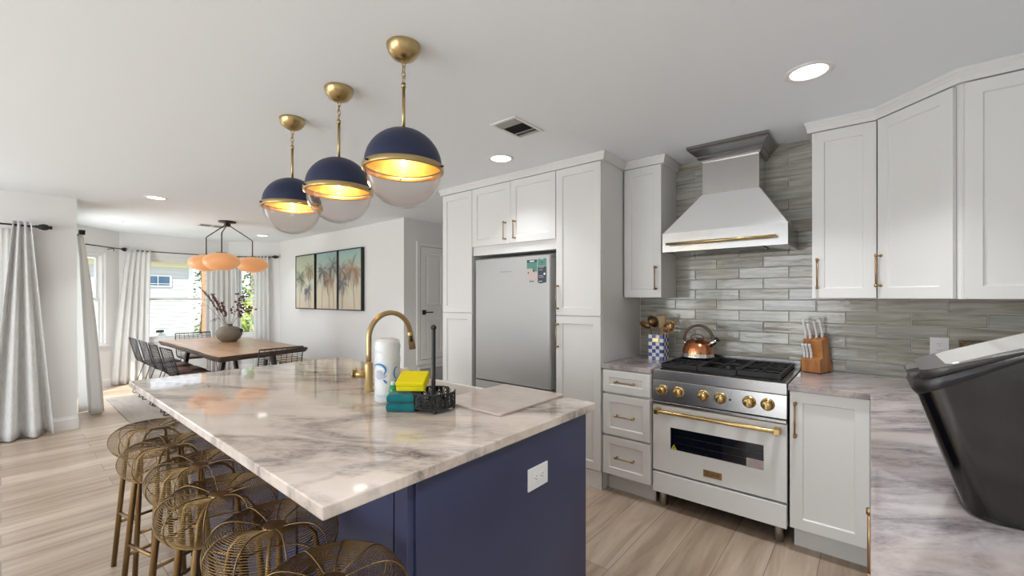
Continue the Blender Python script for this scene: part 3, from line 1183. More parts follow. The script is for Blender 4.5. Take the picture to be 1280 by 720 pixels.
# ------------------------------------------------------------------ range hood
r = thing('range_hood', 'stainless range hood with white sloped canopy and brass rail', 'range hood', (-0.742, 3.2, 1.68))
HX0, HX1, HY0 = -1.113, -0.371, 2.965
hz0, hz1 = 1.702, 1.832
yw = 3.438
mb = MB()
t = 0.004
mb.box(HX0, HX1, HY0, HY0 + t, hz0, hz1)
mb.box(HX0, HX0 + t, HY0 + t, yw, hz0, hz1)
mb.box(HX1 - t, HX1, HY0 + t, yw, hz0, hz1)
mb.box(HX0 + t, HX1 - t, HY0 + t, yw, hz1 - t, hz1)
mb.build('band', STEEL, r)
mb = MB()
lip = 0.05
mb.add([(HX0 + .004, HY0 + .004, hz0 + .001), (HX1 - .004, HY0 + .004, hz0 + .001), (HX1 - .004, yw, hz0 + .001), (HX0 + .004, yw, hz0 + .001),
        (HX0 + lip + 0.15, HY0 + lip, hz0 + .02), (HX1 - lip - 0.1, HY0 + lip, hz0 + .02), (HX1 - lip - 0.1, yw - lip, hz0 + .02), (HX0 + lip + 0.15, yw - lip, hz0 + .02)],
       [(1, 0, 4, 5), (2, 1, 5, 6), (3, 2, 6, 7), (0, 3, 7, 4)])
mb.build('underside', STEEL, r)
mb = MB()
mb.box(HX0 + lip + 0.15, HX1 - lip - 0.1, HY0 + lip, yw - lip, hz0 + .075, hz0 + .08)
n = 13
for k in range(n):
    x = HX0 + 0.205 + k * (HX1 - HX0 - 0.36) / n
    mb.prism([(x, hz0 + 0.015), (x + 0.016, hz0 + 0.022), (x + 0.016, hz0 + 0.028), (x, hz0 + 0.021)], HY0 + lip + 0.002, yw - lip - 0.002, 'y')
mb.build('baffle_filter', mat('baffle_steel', (0.25, 0.25, 0.245), 0.35, 1.0), r)
# white sloped canopy
dx0, dx1, dy0 = -0.915, -0.560, 3.195
cz1 = 2.115
mb = MB()
mb.add([(HX0 + .003, HY0 + .003, hz1), (HX1 - .003, HY0 + .003, hz1), (HX1 - .003, yw, hz1), (HX0 + .003, yw, hz1),
        (dx0, dy0, cz1), (dx1, dy0, cz1), (dx1, yw, cz1), (dx0, yw, cz1)],
       [(0, 1, 5, 4), (1, 2, 6, 5), (2, 3, 7, 6), (3, 0, 4, 7), (4, 5, 6, 7)])
mb.build('canopy', RANGEW, r)
mb = MB().box(dx0, dx1, dy0, yw, cz1, 2.40)
mb.build('chimney', STEELC, r, 0.002)
# stepped crown
prof = [(0.0, 2.340), (0.012, 2.340), (0.016, 2.352), (0.028, 2.362), (0.034, 2.366), (0.034, 2.376), (0.046, 2.384), (0.066, 2.398),
        (0.080, 2.408), (0.084, 2.416), (0.094, 2.418), (0.094, 2.4375), (0.0, 2.4375)]
path = [Vector((dx0, yw, 0)), Vector((dx0, dy0, 0)), Vector((dx1, dy0, 0)), Vector((dx1, yw, 0))]
outs = [Vector((-1, 0, 0)), Vector((-1, -1, 0)), Vector((1, -1, 0)), Vector((1, 0, 0))]
mb = MB()
vs, fs, k = [], [], len(prof)
for p, n_ in zip(path, outs):
    vs += [(p.x + n_.x * a * (0.78 if n_.x else 1), p.y + n_.y * a * 1.25, z) for a, z in prof]
for i in range(3):
    for j in range(k):
        fs.append((i * k + j, (i + 1) * k + j, (i + 1) * k + (j + 1) % k, i * k + (j + 1) % k))
mb.add(vs, fs)
mb.build('hood_crown', brushed('dark_brushed_steel', (0.30, 0.295, 0.29), 0.2, (120, 3, 3), 0.1), r)
mb = MB()
mb.cyl((-1.075, 2.928, 1.752), (-0.425, 2.928, 1.752), 0.0095, 14)
for x in (-1.062, -0.437):
    mb.cyl((x, 2.928, 1.752), (x, 2.9645, 1.752), 0.008, 12)
mb.build('rail', BRASSB, r)

# ------------------------------------------------------------------ kettle on the back left burner
kx, ky, kz = BX[0], 3.235, 0.9505
r = thing('kettle', 'copper whistling kettle with dark arched handle on the cooktop', 'kettle', (kx, ky, kz))
mb = MB()
mb.lathe([(0.0, 0.0), (0.100, 0.0), (0.112, 0.008), (0.112, 0.016), (0.106, 0.030), (0.104, 0.038)], 32, (kx, ky, kz))
mb.build('base_ring', CHROME, r)
mb = MB()
mb.lathe([(0.104, 0.038), (0.103, 0.055), (0.097, 0.080), (0.086, 0.105), (0.070, 0.124), (0.052, 0.134), (0.046, 0.137)], 32, (kx, ky, kz))
mb.build('body', COPPER, r)
mb = MB()
mb.lathe([(0.050, 0.136), (0.044, 0.144), (0.040, 0.148), (0.02, 0.152), (0.0, 0.153)], 28, (kx, ky, kz))
lid = mb.build('lid', CHROME, r)
mb = MB()
mb.tube([(kx + 0.045 * math.cos(a), ky - 0.012, kz + 0.142 + 0.030 * math.sin(a)) for a in [PI * i / 12 for i in range(13)]], 0.004, 8)
mb.build('lid_handle', WALNUT_H, lid)
# big arched handle, in the plane of the spout
mb = MB()
pts = [(kx + 0.004 + 0.098 * math.cos(a), ky, kz + 0.135 + 0.100 * math.sin(a)) for a in [PI * (-0.08 + 1.16 * i / 22) for i in range(23)]]
mb.tube(pts, [0.006] + [0.0105] * 21 + [0.006], 10)
mb.build('handle', WALNUT_H, r)
for s_ in (-1, 1):
    MB().cyl((kx + 0.098 * s_, ky, kz + 0.120), (kx + 0.080 * s_, ky, kz + 0.096), 0.008, 10).build('handle_bracket', CHROME, r)
mb = MB()
mb.tube([(kx + 0.072, ky, kz + 0.098), (kx + 0.105, ky, kz + 0.118), (kx + 0.128, ky, kz + 0.138)], [0.022, 0.019, 0.016], 14)
mb.build('spout', CHROME, r)
mb = MB()
mb.cyl((kx + 0.126, ky, kz + 0.136), (kx + 0.138, ky, kz + 0.147), 0.018, 14)
mb.build('whistle_cap', BLACKP, r)

# ------------------------------------------------------------------ utensil crock and utensils
cx_, cy_ = -1.245, 3.235
r = thing('utensil_crock', 'blue and white checked utensil crock beside the range', 'crock', (cx_, cy_, ZT))
BLUE = mat('cobalt_glaze', (0.035, 0.06, 0.30), 0.2)
IVORY = mat('white_glaze', (0.78, 0.78, 0.76), 0.2)
mb = MB()
hw, hh, nx, nz = 0.056, 0.190, 4, 7
for f in range(4):
    a = f * PI / 2
    d = Vector((math.cos(a), math.sin(a), 0))
    e = Vector((-d.y, d.x, 0))
    for i in range(nx):
        for j in range(nz):
            mb.mi = (i + j + f) % 2
            p = Vector((cx_, cy_, ZT + 0.0005)) + d * hw
            q = [p + e * (-hw + 2 * hw * (i + u) / nx) + Vector((0, 0, hh * (j + v) / nz)) for u, v in ((0, 0), (1, 0), (1, 1), (0, 1))]
            mb.add(q, [(0, 1, 2, 3)])
mb.mi = 1
hi = hw - 0.005
mb.add([(cx_ + sx_ * q_, cy_ + sy_ * q_, ZT + hh) for q_ in (hw, hi) for sx_, sy_ in ((-1, -1), (1, -1), (1, 1), (-1, 1))],
       [(k, (k + 1) % 4, 4 + (k + 1) % 4, 4 + k) for k in range(4)])
mb.add([(cx_ + sx_ * hi, cy_ + sy_ * hi, ZT + z_) for z_ in (hh, 0.01) for sx_, sy_ in ((-1, -1), (1, -1), (1, 1), (-1, 1))],
       [(k, (k + 1) % 4, 4 + (k + 1) % 4, 4 + k) for k in range(4)] + [(4, 5, 6, 7)])
mb.add([(cx_ + sx_ * hw, cy_ + sy_ * hw, ZT + 0.0005) for sx_, sy_ in ((-1, -1), (1, -1), (1, 1), (-1, 1))], [(3, 2, 1, 0)])
cr = mb.build('body', [BLUE, IVORY], r)
mb = MB()
mb.box(cx_ - 0.024, cx_ + 0.024, cy_ - hw - 0.003, cy_ - hw - 0.0003, ZT + 0.137, ZT + 0.168)
mb.build('plaque', BRASSB, r, 0.002)


def utensil(name, label, foot, neck, hdir, kind, m, m2=None):
    """handle from inside the crock to the neck; the head continues along hdir = (picture right, up, toward camera)"""
    f, neck = Vector(foot), Vector(neck)
    rt, tw = Vector((0.767, 0.642, 0)), Vector((0.642, -0.767, 0))
    d = (rt * hdir[0] + Vector((0, 0, hdir[1])) + tw * hdir[2]).normalized()
    r = thing(name, label, 'utensil', foot)
    MB().tube([f, f + (neck - f) * 0.5, neck, neck + d * 0.012], [0.0055, 0.007, 0.0045, 0.004], 10).build('handle', m2 or m, r)
    mb = MB()
    nrm = (tw * 0.75 + Vector((0, 0, 0.55)))
    nrm = (nrm - d * nrm.dot(d)).normalized()
    side = nrm.cross(d).normalized()

    def P(u, v, w=0):
        return neck + d * u + side * v + nrm * w
    if kind in ('spoon', 'slotted', 'ladle'):
        L, W, D = {'spoon': (0.095, 0.030, 0.016), 'slotted': (0.115, 0.042, 0.018), 'ladle': (0.100, 0.046, 0.040)}[kind]
        sg = 1 if kind == 'ladle' else -1

        def fn(u, v):
            a = v * 2 * PI
            return P(L / 2 - L / 2 * u * math.cos(a), W * u * math.sin(a), sg * D * (1 - u * u))
        mb.grid(fn, 6, 24)
        if kind == 'slotted':
            keep = [i for i in range(len(mb.f)) if not ((i % 6) in (2, 3, 4) and (i // 6) % 4 == 0)]
            mb.f = [mb.f[i] for i in keep]
            mb.m = [mb.m[i] for i in keep]
            mb.s = [mb.s[i] for i in keep]
        mb.build('bowl', m, r, solid=0.0025)
    else:
        mb.grid(lambda u, v: P(0.005 + 0.092 * v, (u - 0.5) * (0.046 + 0.016 * v) * (1 if v < 0.9 else 0.9), 0.004 * math.sin(v * PI)), 6, 8)
        mb.build('blade', m, r, solid=0.005)
    return r


UBR = mat('bronze_utensil', (0.36, 0.21, 0.09), 0.28, 1.0)
UBD = mat('dark_bronze_utensil', (0.20, 0.115, 0.055), 0.3, 1.0)
BAMBOO = mat('bamboo', (0.55, 0.40, 0.20), 0.5)
utensil('serving_spoon', 'bronze serving spoon leaning far left in the checked crock', (-1.262, 3.215, ZT + 0.02), (-1.290, 3.190, 1.165), (-1.0, 0.32, 0.25), 'spoon', UBR)
utensil('ladle', 'dark bronze ladle above the spoon at the left of the crock', (-1.248, 3.255, ZT + 0.02), (-1.262, 3.268, 1.172), (-0.85, 0.62, 0.1), 'ladle', UBD, UBR)
utensil('turner', 'pale bamboo turner standing upright in the crock', (-1.235, 3.255, ZT + 0.02), (-1.222, 3.270, 1.152), (-0.16, 1.0, 0.0), 'turner', BAMBOO, UBR)
utensil('slotted_spoon', 'bronze slotted spoon leaning right in the crock', (-1.232, 3.220, ZT + 0.02), (-1.208, 3.225, 1.125), (0.72, 0.72, 0.2), 'slotted', UBR)

# ------------------------------------------------------------------ knife block
bx, by = -0.258, 3.330
ang = math.radians(-20)
r = thing('knife_block', 'slanted wooden knife block beside the range', 'knife block', (bx, by, ZT), ang, world=False)
mb = MB()
# side profile (y = depth, z): low step at the front, tall sloped back
mb.prism([(-0.085, 0.006), (-0.092, 0.088), (-0.048, 0.100), (-0.070, 0.205), (0.010, 0.235), (0.070, 0.006)], -0.053, 0.053, 'x')
mb.build('body', ACACIA, r, 0.003)
mb = MB()
for x in (-0.04, 0.04):
    for y in (-0.07, 0.055):
        mb.cyl((x, y, 0.0), (x, y, 0.0065), 0.007, 10)
mb.build('foot', BLACKP, r)
mb = MB()
mb.box(-0.026, 0.022, -0.0872, -0.0862, 0.036, 0.040)
mb.box(-0.034, -0.0335, -0.0868, -0.0862, 0.028, 0.040)
mb.build('engraving', WALNUTE, r)
Rz = Matrix.Translation((bx, by, ZT)) @ Matrix.Rotation(ang, 4, 'Z')


def knife(label, x, y, z, L, w, tilt=0.34):
    p0 = Rz @ Vector((x, y, z))
    p1 = Rz @ Vector((x, y - L * math.sin(tilt) * 0.62, z + L * math.cos(tilt)))
    r = thing('knife', label, 'knife', tuple(p0), group='white-handled knives in the block')
    d = (p1 - p0).normalized()
    side = (Rz.to_3x3() @ Vector((1, 0, 0))).normalized()
    nrm = d.cross(side).normalized()
    mb = MB()
    prof = [(0.0, 0.5), (0.06, 0.85), (0.25, 0.72), (0.55, 0.85), (0.82, 0.78), (0.95, 1.0), (1.0, 0.7)]
    vs, fs = [], []
    for s, k in prof:
        c = p0 + d * (L * s) + nrm * (0.006 * math.sin(s * PI * 1.6))
        a, b = w * k * 0.5, 0.0065
        for u, v in ((-0.6, -1), (0.6, -1), (1, -0.5), (1, 0.5), (0.6, 1), (-0.6, 1), (-1, 0.5), (-1, -0.5)):
            vs.append(c + side * (b * u) + nrm * (a * v))
    for i in range(len(prof) - 1):
        for j in range(8):
            fs.append((i * 8 + j, i * 8 + (j + 1) % 8, i * 8 + 8 + (j + 1) % 8, i * 8 + 8 + j))
    fs.append(tuple(range(7, -1, -1)))
    fs.append(tuple(range(len(vs) - 8, len(vs))))
    mb.add(vs, fs, True)
    mb.build('handle', WHITE, r)
    mb = MB()
    for s in (0.22, 0.5, 0.78):
        c = p0 + d * (L * s)
        mb.cyl(c - side * 0.0072, c + side * 0.0072, 0.0022, 8)
    mb.build('rivet', CHROME, r)
    mb = MB()
    q = Rz @ Vector((x, y + 0.02, z - 0.05))
    mb.tube([p0 + d * 0.002, p0 - d * 0.03], [0.005, 0.003], 6)
    mb.build('blade', CHROME, r)


knife('large white-handled knife, leftmost of the tall back row', -0.041, -0.055, 0.211, 0.128, 0.028)
knife('tilted white-handled knife in the tall back row, second from the left', -0.018, -0.050, 0.213, 0.102, 0.027)
knife('white-handled knife in the tall back row, second from the right', 0.012, -0.035, 0.219, 0.115, 0.027)
knife('white-handled knife at the right end of the tall back row', 0.036, -0.020, 0.224, 0.122, 0.026)
for x, l in ((-0.040, 'leftmost of the three small white-handled steak knives'), (-0.022, 'middle one of the three small white-handled steak knives'),
             (-0.001, 'rightmost of the three small white-handled steak knives')):
    knife(l, x, -0.074, 0.094, 0.092, 0.021, 0.30)

# ------------------------------------------------------------------ outlets
def outlet_parts(parent, M, w, h, slots):
    mb = MB(M)
    mb.box(-w / 2, w / 2, -0.006, -0.0005, -h / 2, h / 2)
    mb.build('cover_plate', WHITE, parent, 0.0015)
    mb = MB(M)
    if w > h:
        mb.box(-0.034, 0.034, -0.0075, -0.006, -0.0165, 0.0165)
    else:
        mb.box(-0.0165, 0.0165, -0.0075, -0.006, -0.034, 0.034)
    mb.build('receptacle', WHITE, parent, 0.001)
    mb = MB(M)
    for s in (-0.019, 0.019):
        for a, b, c in ((0.0055, -0.006, 0.0), (0.0055, 0.006, 0.0), (-0.006, 0.0, 1)):
            if w > h:
                mb.box(s + a - 0.0028, s + a + 0.0028, -0.0080, -0.0072, b - 0.0012, b + 0.0012)
            else:
                mb.box(b - 0.0012, b + 0.0012, -0.0080, -0.0072, s + a - 0.0028, s + a + 0.0028)
    mb.build('slot', BLACKP, parent)


r = thing('wall_outlet', 'white double outlet on the grey tiles behind the steel bin', 'outlet', (0.302, 3.442, 1.10))
outlet_parts(r, face_T((0.302, 3.442, 1.10), (0, -1)), 0.078, 0.118, 0)
r = thing('wall_outlet', 'small white outlet low on the wall behind the faucet', 'outlet', (-5.22, 3.40, 1.14))
outlet_parts(r, face_T((-5.22, 3.3995, 1.14), (0, -1)), 0.072, 0.115, 0)

# ------------------------------------------------------------------ copper wire basket in the corner
r = thing('wire_basket', 'copper wire basket in the counter corner behind the steel bin', 'basket', (0.47, 3.28, ZT))
mb = MB()
X0, X1, Y0, Y1 = 0.375, 0.575, 3.16, 3.40
z0, z1 = ZT + 0.004, ZT + 0.235
for z, q in ((z0, 0.012), (ZT + 0.12, 0.006), (z1, 0.0)):
    mb.tube([(X0 + q, Y0 + q, z), (X1 - q, Y0 + q, z), (X1 - q, Y1 - q, z), (X0 + q, Y1 - q, z)], 0.0032, 6, True)
mb.build('rim', BRONZE, r)
mb = MB()
for k in range(19):
    x = X0 + 0.008 + (X1 - X0 - 0.016) * k / 18
    for y in (Y0, Y1):
        mb.cyl((x, y, z1), (x, y + (0.01 if y == Y0 else -0.01), z0), 0.0014, 5)
for k in range(19):
    y = Y0 + 0.008 + (Y1 - Y0 - 0.016) * k / 18
    for x in (X0, X1):
        mb.cyl((x, y, z1), (x + (0.01 if x == X0 else -0.01), y, z0), 0.0014, 5)
mb.build('wires', BRONZE, r)

# ------------------------------------------------------------------ slanted steel bin on the right counter
r = thing('food_bin', 'slanted brushed steel bin with black hinged lid on the right counter', 'bin', (0.33, 1.46, ZT))
by0, by1 = 1.322, 1.585


def rrect(x0, x1, y0, y1, rad, n=6):
    pts = []
    for cx, cy, a in ((x1 - rad, y1 - rad, 0), (x0 + rad, y1 - rad, PI / 2), (x0 + rad, y0 + rad, PI), (x1 - rad, y0 + rad, 1.5 * PI)):
        for k in range(n + 1):
            t_ = a + PI / 2 * k / n
            pts.append((cx + rad * math.cos(t_), cy + rad * math.sin(t_)))
    return pts


def loft(mb, rings, cap0=True, cap1=True):
    n = len(rings[0])
    vs = [p for rg in rings for p in rg]
    fs = []
    for j in range(len(rings) - 1):
        for i in range(n):
            fs.append((j * n + i, j * n + (i + 1) % n, (j + 1) * n + (i + 1) % n, (j + 1) * n + i))
    mb.add(vs, fs, True)
    m = len(rings)
    if cap0:
        mb.add(rings[0], [tuple(range(n - 1, -1, -1))])
    if cap1:
        mb.add(rings[-1], [tuple(range(n))])


XB0, XB1 = 0.158, 0.372      # foot of the bin
XT0, XT1 = 0.082, 0.372      # rim


def zb(x):
    return 1.166 + (x - 0.08) * 0.60


def zl(x):
    return 1.219 + (x - 0.08) * 0.405


bot = [(x, y, ZT + 0.012) for x, y in rrect(XB0, XB1, by0, by1, 0.045)]
top = [(x, y, zb(x)) for x, y in rrect(XT0, XT1, by0 - 0.006, by1 + 0.006, 0.045)]
mb = MB()
rings = []
for s in (0, 0.25, 0.5, 0.75, 1.0):
    rings.append([tuple(Vector(a).lerp(Vector(b), s)) for a, b in zip(bot, top)])
loft(mb, rings, True, False)
mb.build('body', STEELV, r)
mb = MB()
loft(mb, [[(x, y, z) for (x, y) in rrect(XB0 + 0.012, XB1 - 0.012, by0 + 0.012, by1 - 0.012, 0.04)] for z in (ZT + 0.0005, ZT + 0.0118)])
mb.build('foot', BLACKP, r)


def ring(x0, x1, y0, y1, rad, f, d=0.0):
    """ring between the rim line (f=0) and the lid top (f=1)"""
    return [(x, y, zb(x) + (zl(x) - zb(x)) * f + d) for x, y in rrect(x0, x1, y0, y1, rad)]


mb = MB()
loft(mb, [ring(XT0 - 0.001, XT1 + 0.001, by0 - 0.008, by1 + 0.008, 0.046, 0.0, -0.001), ring(XT0 - 0.009, XT1 + 0.004, by0 - 0.011, by1 + 0.011, 0.047, 0.25),
          ring(XT0 - 0.005, XT1 + 0.004, by0 - 0.009, by1 + 0.009, 0.047, 0.56)], False, True)
mb.build('rim', BLACKP, r)
mb = MB()
loft(mb, [ring(XT0 + 0.008, XT1 + 0.002, by0 - 0.004, by1 + 0.004, 0.045, 0.57), ring(XT0 + 0.004, XT1 + 0.003, by0 - 0.008, by1 + 0.008, 0.046, 0.80),
          ring(XT0 + 0.005, XT1 + 0.003, by0 - 0.006, by1 + 0.006, 0.046, 1.0)], True, True)
zz = zl(XT0)
mb.prism([(XT0 - 0.016, zz - 0.012), (XT0 - 0.015, zz - 0.006), (XT0 + 0.012, zl(XT0 + 0.012) - 0.0008), (XT0 + 0.012, zl(XT0 + 0.012) - 0.014)], 1.40, 1.50, 'y')
lid = mb.build('lid', mat('lid_grey_black', (0.035, 0.032, 0.028), 0.28), r)
mb = MB()
loft(mb, [ring(XT0 + 0.046, XT1 - 0.02, by0 + 0.014, by1 - 0.014, 0.02, 1.0, -0.0003), ring(XT0 + 0.046, XT1 - 0.02, by0 + 0.014, by1 - 0.014, 0.02, 1.0, 0.0014)], False, True)
mb.build('inlay', CHROME, lid)

# ------------------------------------------------------------------ island
IX0, IX1, IY0, IY1 = -3.225, -0.948, 0.466, 1.722
SX0, SX1, SY0 = -2.12, -1.515, 1.285            # sink cut-out, open to the back edge
r = thing('island_cabinet', 'navy blue kitchen island base with a white outlet on its end panel', 'island', (-2.1, 1.2, 0))
mb = MB()
y0_, y1_ = 0.742, 1.660
mb.box(-3.14, SX0 - 0.01, y0_, y1_, 0.0, ZB_ - 0.001)
mb.box(SX1 + 0.01, -0.992, y0_, y1_, 0.0, ZB_ - 0.001)
mb.box(SX0 - 0.01, SX1 + 0.01, y0_, SY0 - 0.03, 0.0, ZB_ - 0.001)
mb.box(SX0 - 0.01, SX1 + 0.01, SY0 - 0.03, y1_, 0.0, 0.60)
mb.build('body', NAVY, r)
mb = MB()
mb.box(-0.990, -0.966, 0.741, 1.664, 0.0, ZB_ - 0.001)
mb.build('end_panel', NAVY, r, 0.002)
mb = MB()
for a, b in ((-3.12, -2.40), (-2.38, -1.70), (-1.68, -1.06)):
    mb.box(a, b, y0_ - 0.012, y0_ - 0.0005, 0.10, 0.84)
mb.build('back_panel', NAVY, r, 0.002)
mb = MB()
mb.box(-1.035, -0.975, 0.716, 0.7405, 0.0, ZB_ - 0.001)
mb.build('corner_post', NAVY, r, 0.002)
outlet_parts(r, face_T((-0.9658, 1.302, 0.713), (1, 0)), 0.122, 0.082, 0)

o = MB().prism([(IX0, IY0), (IX1, IY0), (IX1, IY1), (SX1, IY1), (SX1, SY0), (SX0, SY0), (SX0, IY1), (IX0, IY1)], ZB_, ZT).build('island_countertop', STONE_I, None, 0.004)
tag(o, 'large polished stone island countertop with taupe and grey veining', 'countertop')

r = thing('apron_sink', 'white apron sink set into the back edge of the island', 'sink', (-1.82, 1.5, 0.63))
mb = MB()
a, b, c, d = SX0 + 0.001, SX1 - 0.001, SY0 + 0.001, 1.745
t = 0.022
zr = 0.8795
mb.box(a, b, c, c + t, 0.62, zr)
mb.box(a, b, d - t, d, 0.62, zr)
mb.box(a, a + t, c + t, d - t, 0.62, zr)
mb.box(b - t, b, c + t, d - t, 0.62, zr)
mb.box(a + t, b - t, c + t, d - t, 0.62, 0.64)
mb.build('basin', SINKW, r, 0.006, 3)
mb = MB()
mb.lathe([(0.0, 0.0), (0.03, 0.0), (0.042, 0.003), (0.045, 0.0)], 20, (-1.82, 1.50, 0.641))
mb.build('drain', STEEL, r)

# faucet
fx, fy = -1.945, 1.195
r = thing('faucet', 'tall brass gooseneck faucet on the island behind the paper towels', 'faucet', (fx, fy, ZT))
mb = MB()
mb.lathe([(0.026, 0.0), (0.026, 0.005), (0.021, 0.007), (0.021, 0.135), (0.0185, 0.142), (0.014, 0.150)], 24, (fx, fy, ZT), True, True)
mb.build('body', BRASS, r)
mb = MB()
R = 0.127
pts = [(fx, fy, ZT + 0.14), (fx, fy, 1.10), (fx, fy, 1.15)]
pts += [(fx, fy + R - R * math.cos(a), 1.180 + R * math.sin(a)) for a in [math.radians(170) * i / 22 for i in range(23)]]
mb.tube(pts, 0.0135, 16)
mb.build('spout', BRASS, r)
e = Vector(pts[-1])
dn = Vector((0, math.sin(math.radians(10)), -math.cos(math.radians(10))))
mb = MB()
mb.tube([e + dn * 0.002, e + dn * 0.006, e + dn * 0.10], [0.0150, 0.0165, 0.0180], 16)
sp = mb.build('spray_head', BRASS, r)
mb = MB()
p = e + dn * 0.045 + Vector((0.011, -0.008, 0))
mb.tube([p - dn * 0.02, p + dn * 0.012], 0.009, 10)
mb.build('spray_button', BLACKP, sp)
mb = MB()
mb.cyl((fx - 0.010, fy - 0.008, ZT + 0.085), (fx - 0.062, fy - 0.042, ZT + 0.085), 0.0195, 20)
mb.cyl((fx - 0.0625, fy - 0.0425, ZT + 0.085), (fx - 0.068, fy - 0.0465, ZT + 0.085), 0.0225, 20)
mb.tube([(fx - 0.055, fy - 0.038, ZT + 0.10), (fx - 0.058, fy - 0.040, ZT + 0.118)], 0.005, 8)
mb.build('lever_handle', BRASS, r)

# paper towel roll in printed wrapper
px_, py_ = -1.693, 1.135
r = thing('paper_towel_roll', 'white paper towel roll in clear wrapper with blue print, before the faucet', 'paper towel', (px_, py_, ZT))
PLAST = mat('wrapper_film', (0.80, 0.82, 0.83), 0.22, coat=0.4)
bump(PLAST, noise(PLAST, coords(PLAST, (6, 6, 14)), 4, 5, 0.7, 1.0), 0.35, 0.012)
mb = MB()
n, rows = 36, 14
rr = 0.0565
rnd = random.Random(3)
prof = [(0.0, 0.0005), (rr * 0.93, 0.0005), (rr, 0.008)] + [(rr + 0.0012 * math.sin(k * 2.1), 0.008 + 0.26 * k / rows) for k in range(1, rows + 1)] + [(rr * 0.94, 0.280), (rr * 0.6, 0.288), (rr * 0.25, 0.284), (0.0, 0.280)]
mb.lathe(prof, n, (px_, py_, ZT))
mb.v = [Vector((v.x + 0.0015 * math.sin(v.z * 90 + 3 * math.atan2(v.y - py_, v.x - px_)), v.y, v.z)) for v in mb.v]
mb.build('roll', PLAST, r)
PBLUE = mat('print_blue', (0.01, 0.22, 0.55), 0.4)
PGREY = mat('print_silver', (0.50, 0.54, 0.62), 0.4)


def on_roll(mb, ang0, zc, pts, w):
    """ribbon stroke wrapped on the roll; pts in (arc metres, z)"""
    vs = []
    P = [Vector((a, b, 0)) for a, b in pts]
    for i, p in enumerate(P):
        d = (P[min(i + 1, len(P) - 1)] - P[max(i - 1, 0)]).normalized()
        nn = Vector((-d.y, d.x, 0))
        for s in (1, -1):
            q = p + nn * w * s * (0.35 + 0.65 * math.sin(PI * (i + 0.4) / len(P)))
            a = ang0 + q.x / rr
            R_ = rr + 0.0036
            vs.append((px_ + R_ * math.cos(a), py_ + R_ * math.sin(a), ZT + zc + q.y))
    mb.add(vs, [(2 * i, 2 * i + 1, 2 * i + 3, 2 * i + 2) for i in range(len(P) - 1)])


# the camera sees the roll from the +x,-y side
A0 = math.atan2(-py_, -px_)
mb = MB()
arc = [(-0.030 + 0.034 * math.sin(t) * 1.0, 0.026 * math.cos(t)) for t in [math.radians(-60 + 190 * i / 16) for i in range(17)]]
on_roll(mb, A0 - 0.20, 0.150, arc, 0.0042)
on_roll(mb, A0 - 0.20, 0.105, [(-0.006 + 0.016 * i / 8, 0.006 * math.cos(i * 0.5) - 0.004) for i in range(9)], 0.0035)
arc2 = [(0.034 - 0.012 * math.sin(t), 0.026 * math.cos(t)) for t in [math.radians(-20 + 200 * i / 12) for i in range(13)]]
on_roll(mb, A0 + 0.1, 0.135, arc2, 0.0030)
on_roll(mb, A0 + 0.1, 0.098, [(0.026 + 0.01 * i / 5, 0.004 * i / 5) for i in range(6)], 0.0028)
o = mb.build('printed_logo', PBLUE, r)
mb = MB()
on_roll(mb, A0 - 0.20, 0.122, [(-0.048 + 0.05 * i / 10, 0.002 * math.sin(i)) for i in range(11)], 0.012)
on_roll(mb, A0 - 0.20, 0.140, [(-0.042 + 0.03 * i / 10, 0.004 * math.sin(i * 2)) for i in range(11)], 0.007)
mb.build('printed_shade', PGREY, r)
mb = MB()
for k in range(9):
    on_roll(mb, A0 - 0.3, 0.036, [(-0.038 + k * 0.0095 + 0.0065 * i / 4, 0.002 * math.sin(i + k)) for i in range(5)], 0.0045)
mb.build('printed_text', mat('print_pale_blue', (0.55, 0.72, 0.82), 0.4), r)

# green dish soap bottle
sx_, sy_ = -1.607, 1.106
r = thing('soap_bottle', 'small green dish soap bottle between the paper towels and the yellow sponge', 'soap', (sx_, sy_, ZT))
GREENS = mat('green_soap', (0.01, 0.26, 0.055), 0.15)
mb = MB()
mb.lathe([(0.0, 0.0005), (0.018, 0.0005), (0.020, 0.005), (0.020, 0.066), (0.018, 0.078), (0.009, 0.090)], 24, (sx_, sy_, ZT), sx=1.1, sy=0.9)
mb.build('bottle', GREENS, r)
mb = MB()
mb.lathe([(0.009, 0.090), (0.010, 0.091), (0.010, 0.100), (0.006, 0.106), (0.0, 0.106)], 16, (sx_, sy_, ZT))
mb.build('cap', mat('cap_clear', (0.7, 0.78, 0.74), 0.2), r)
mb = MB()
mb.lathe([(0.0206, 0.010), (0.0206, 0.040)], 16, (sx_, sy_, ZT), a0=A0 - 1.3, a1=A0 + 1.3, sx=1.1, sy=0.9)
mb.build('label_panel', WHITE, r)

# two folded teal dish cloths, sponge block on top
TEAL = cloth('teal_terry', (0.012, 0.17, 0.19), 300)
bump(TEAL, noise(TEAL, coords(TEAL), 220, 3), 0.5, 0.004)


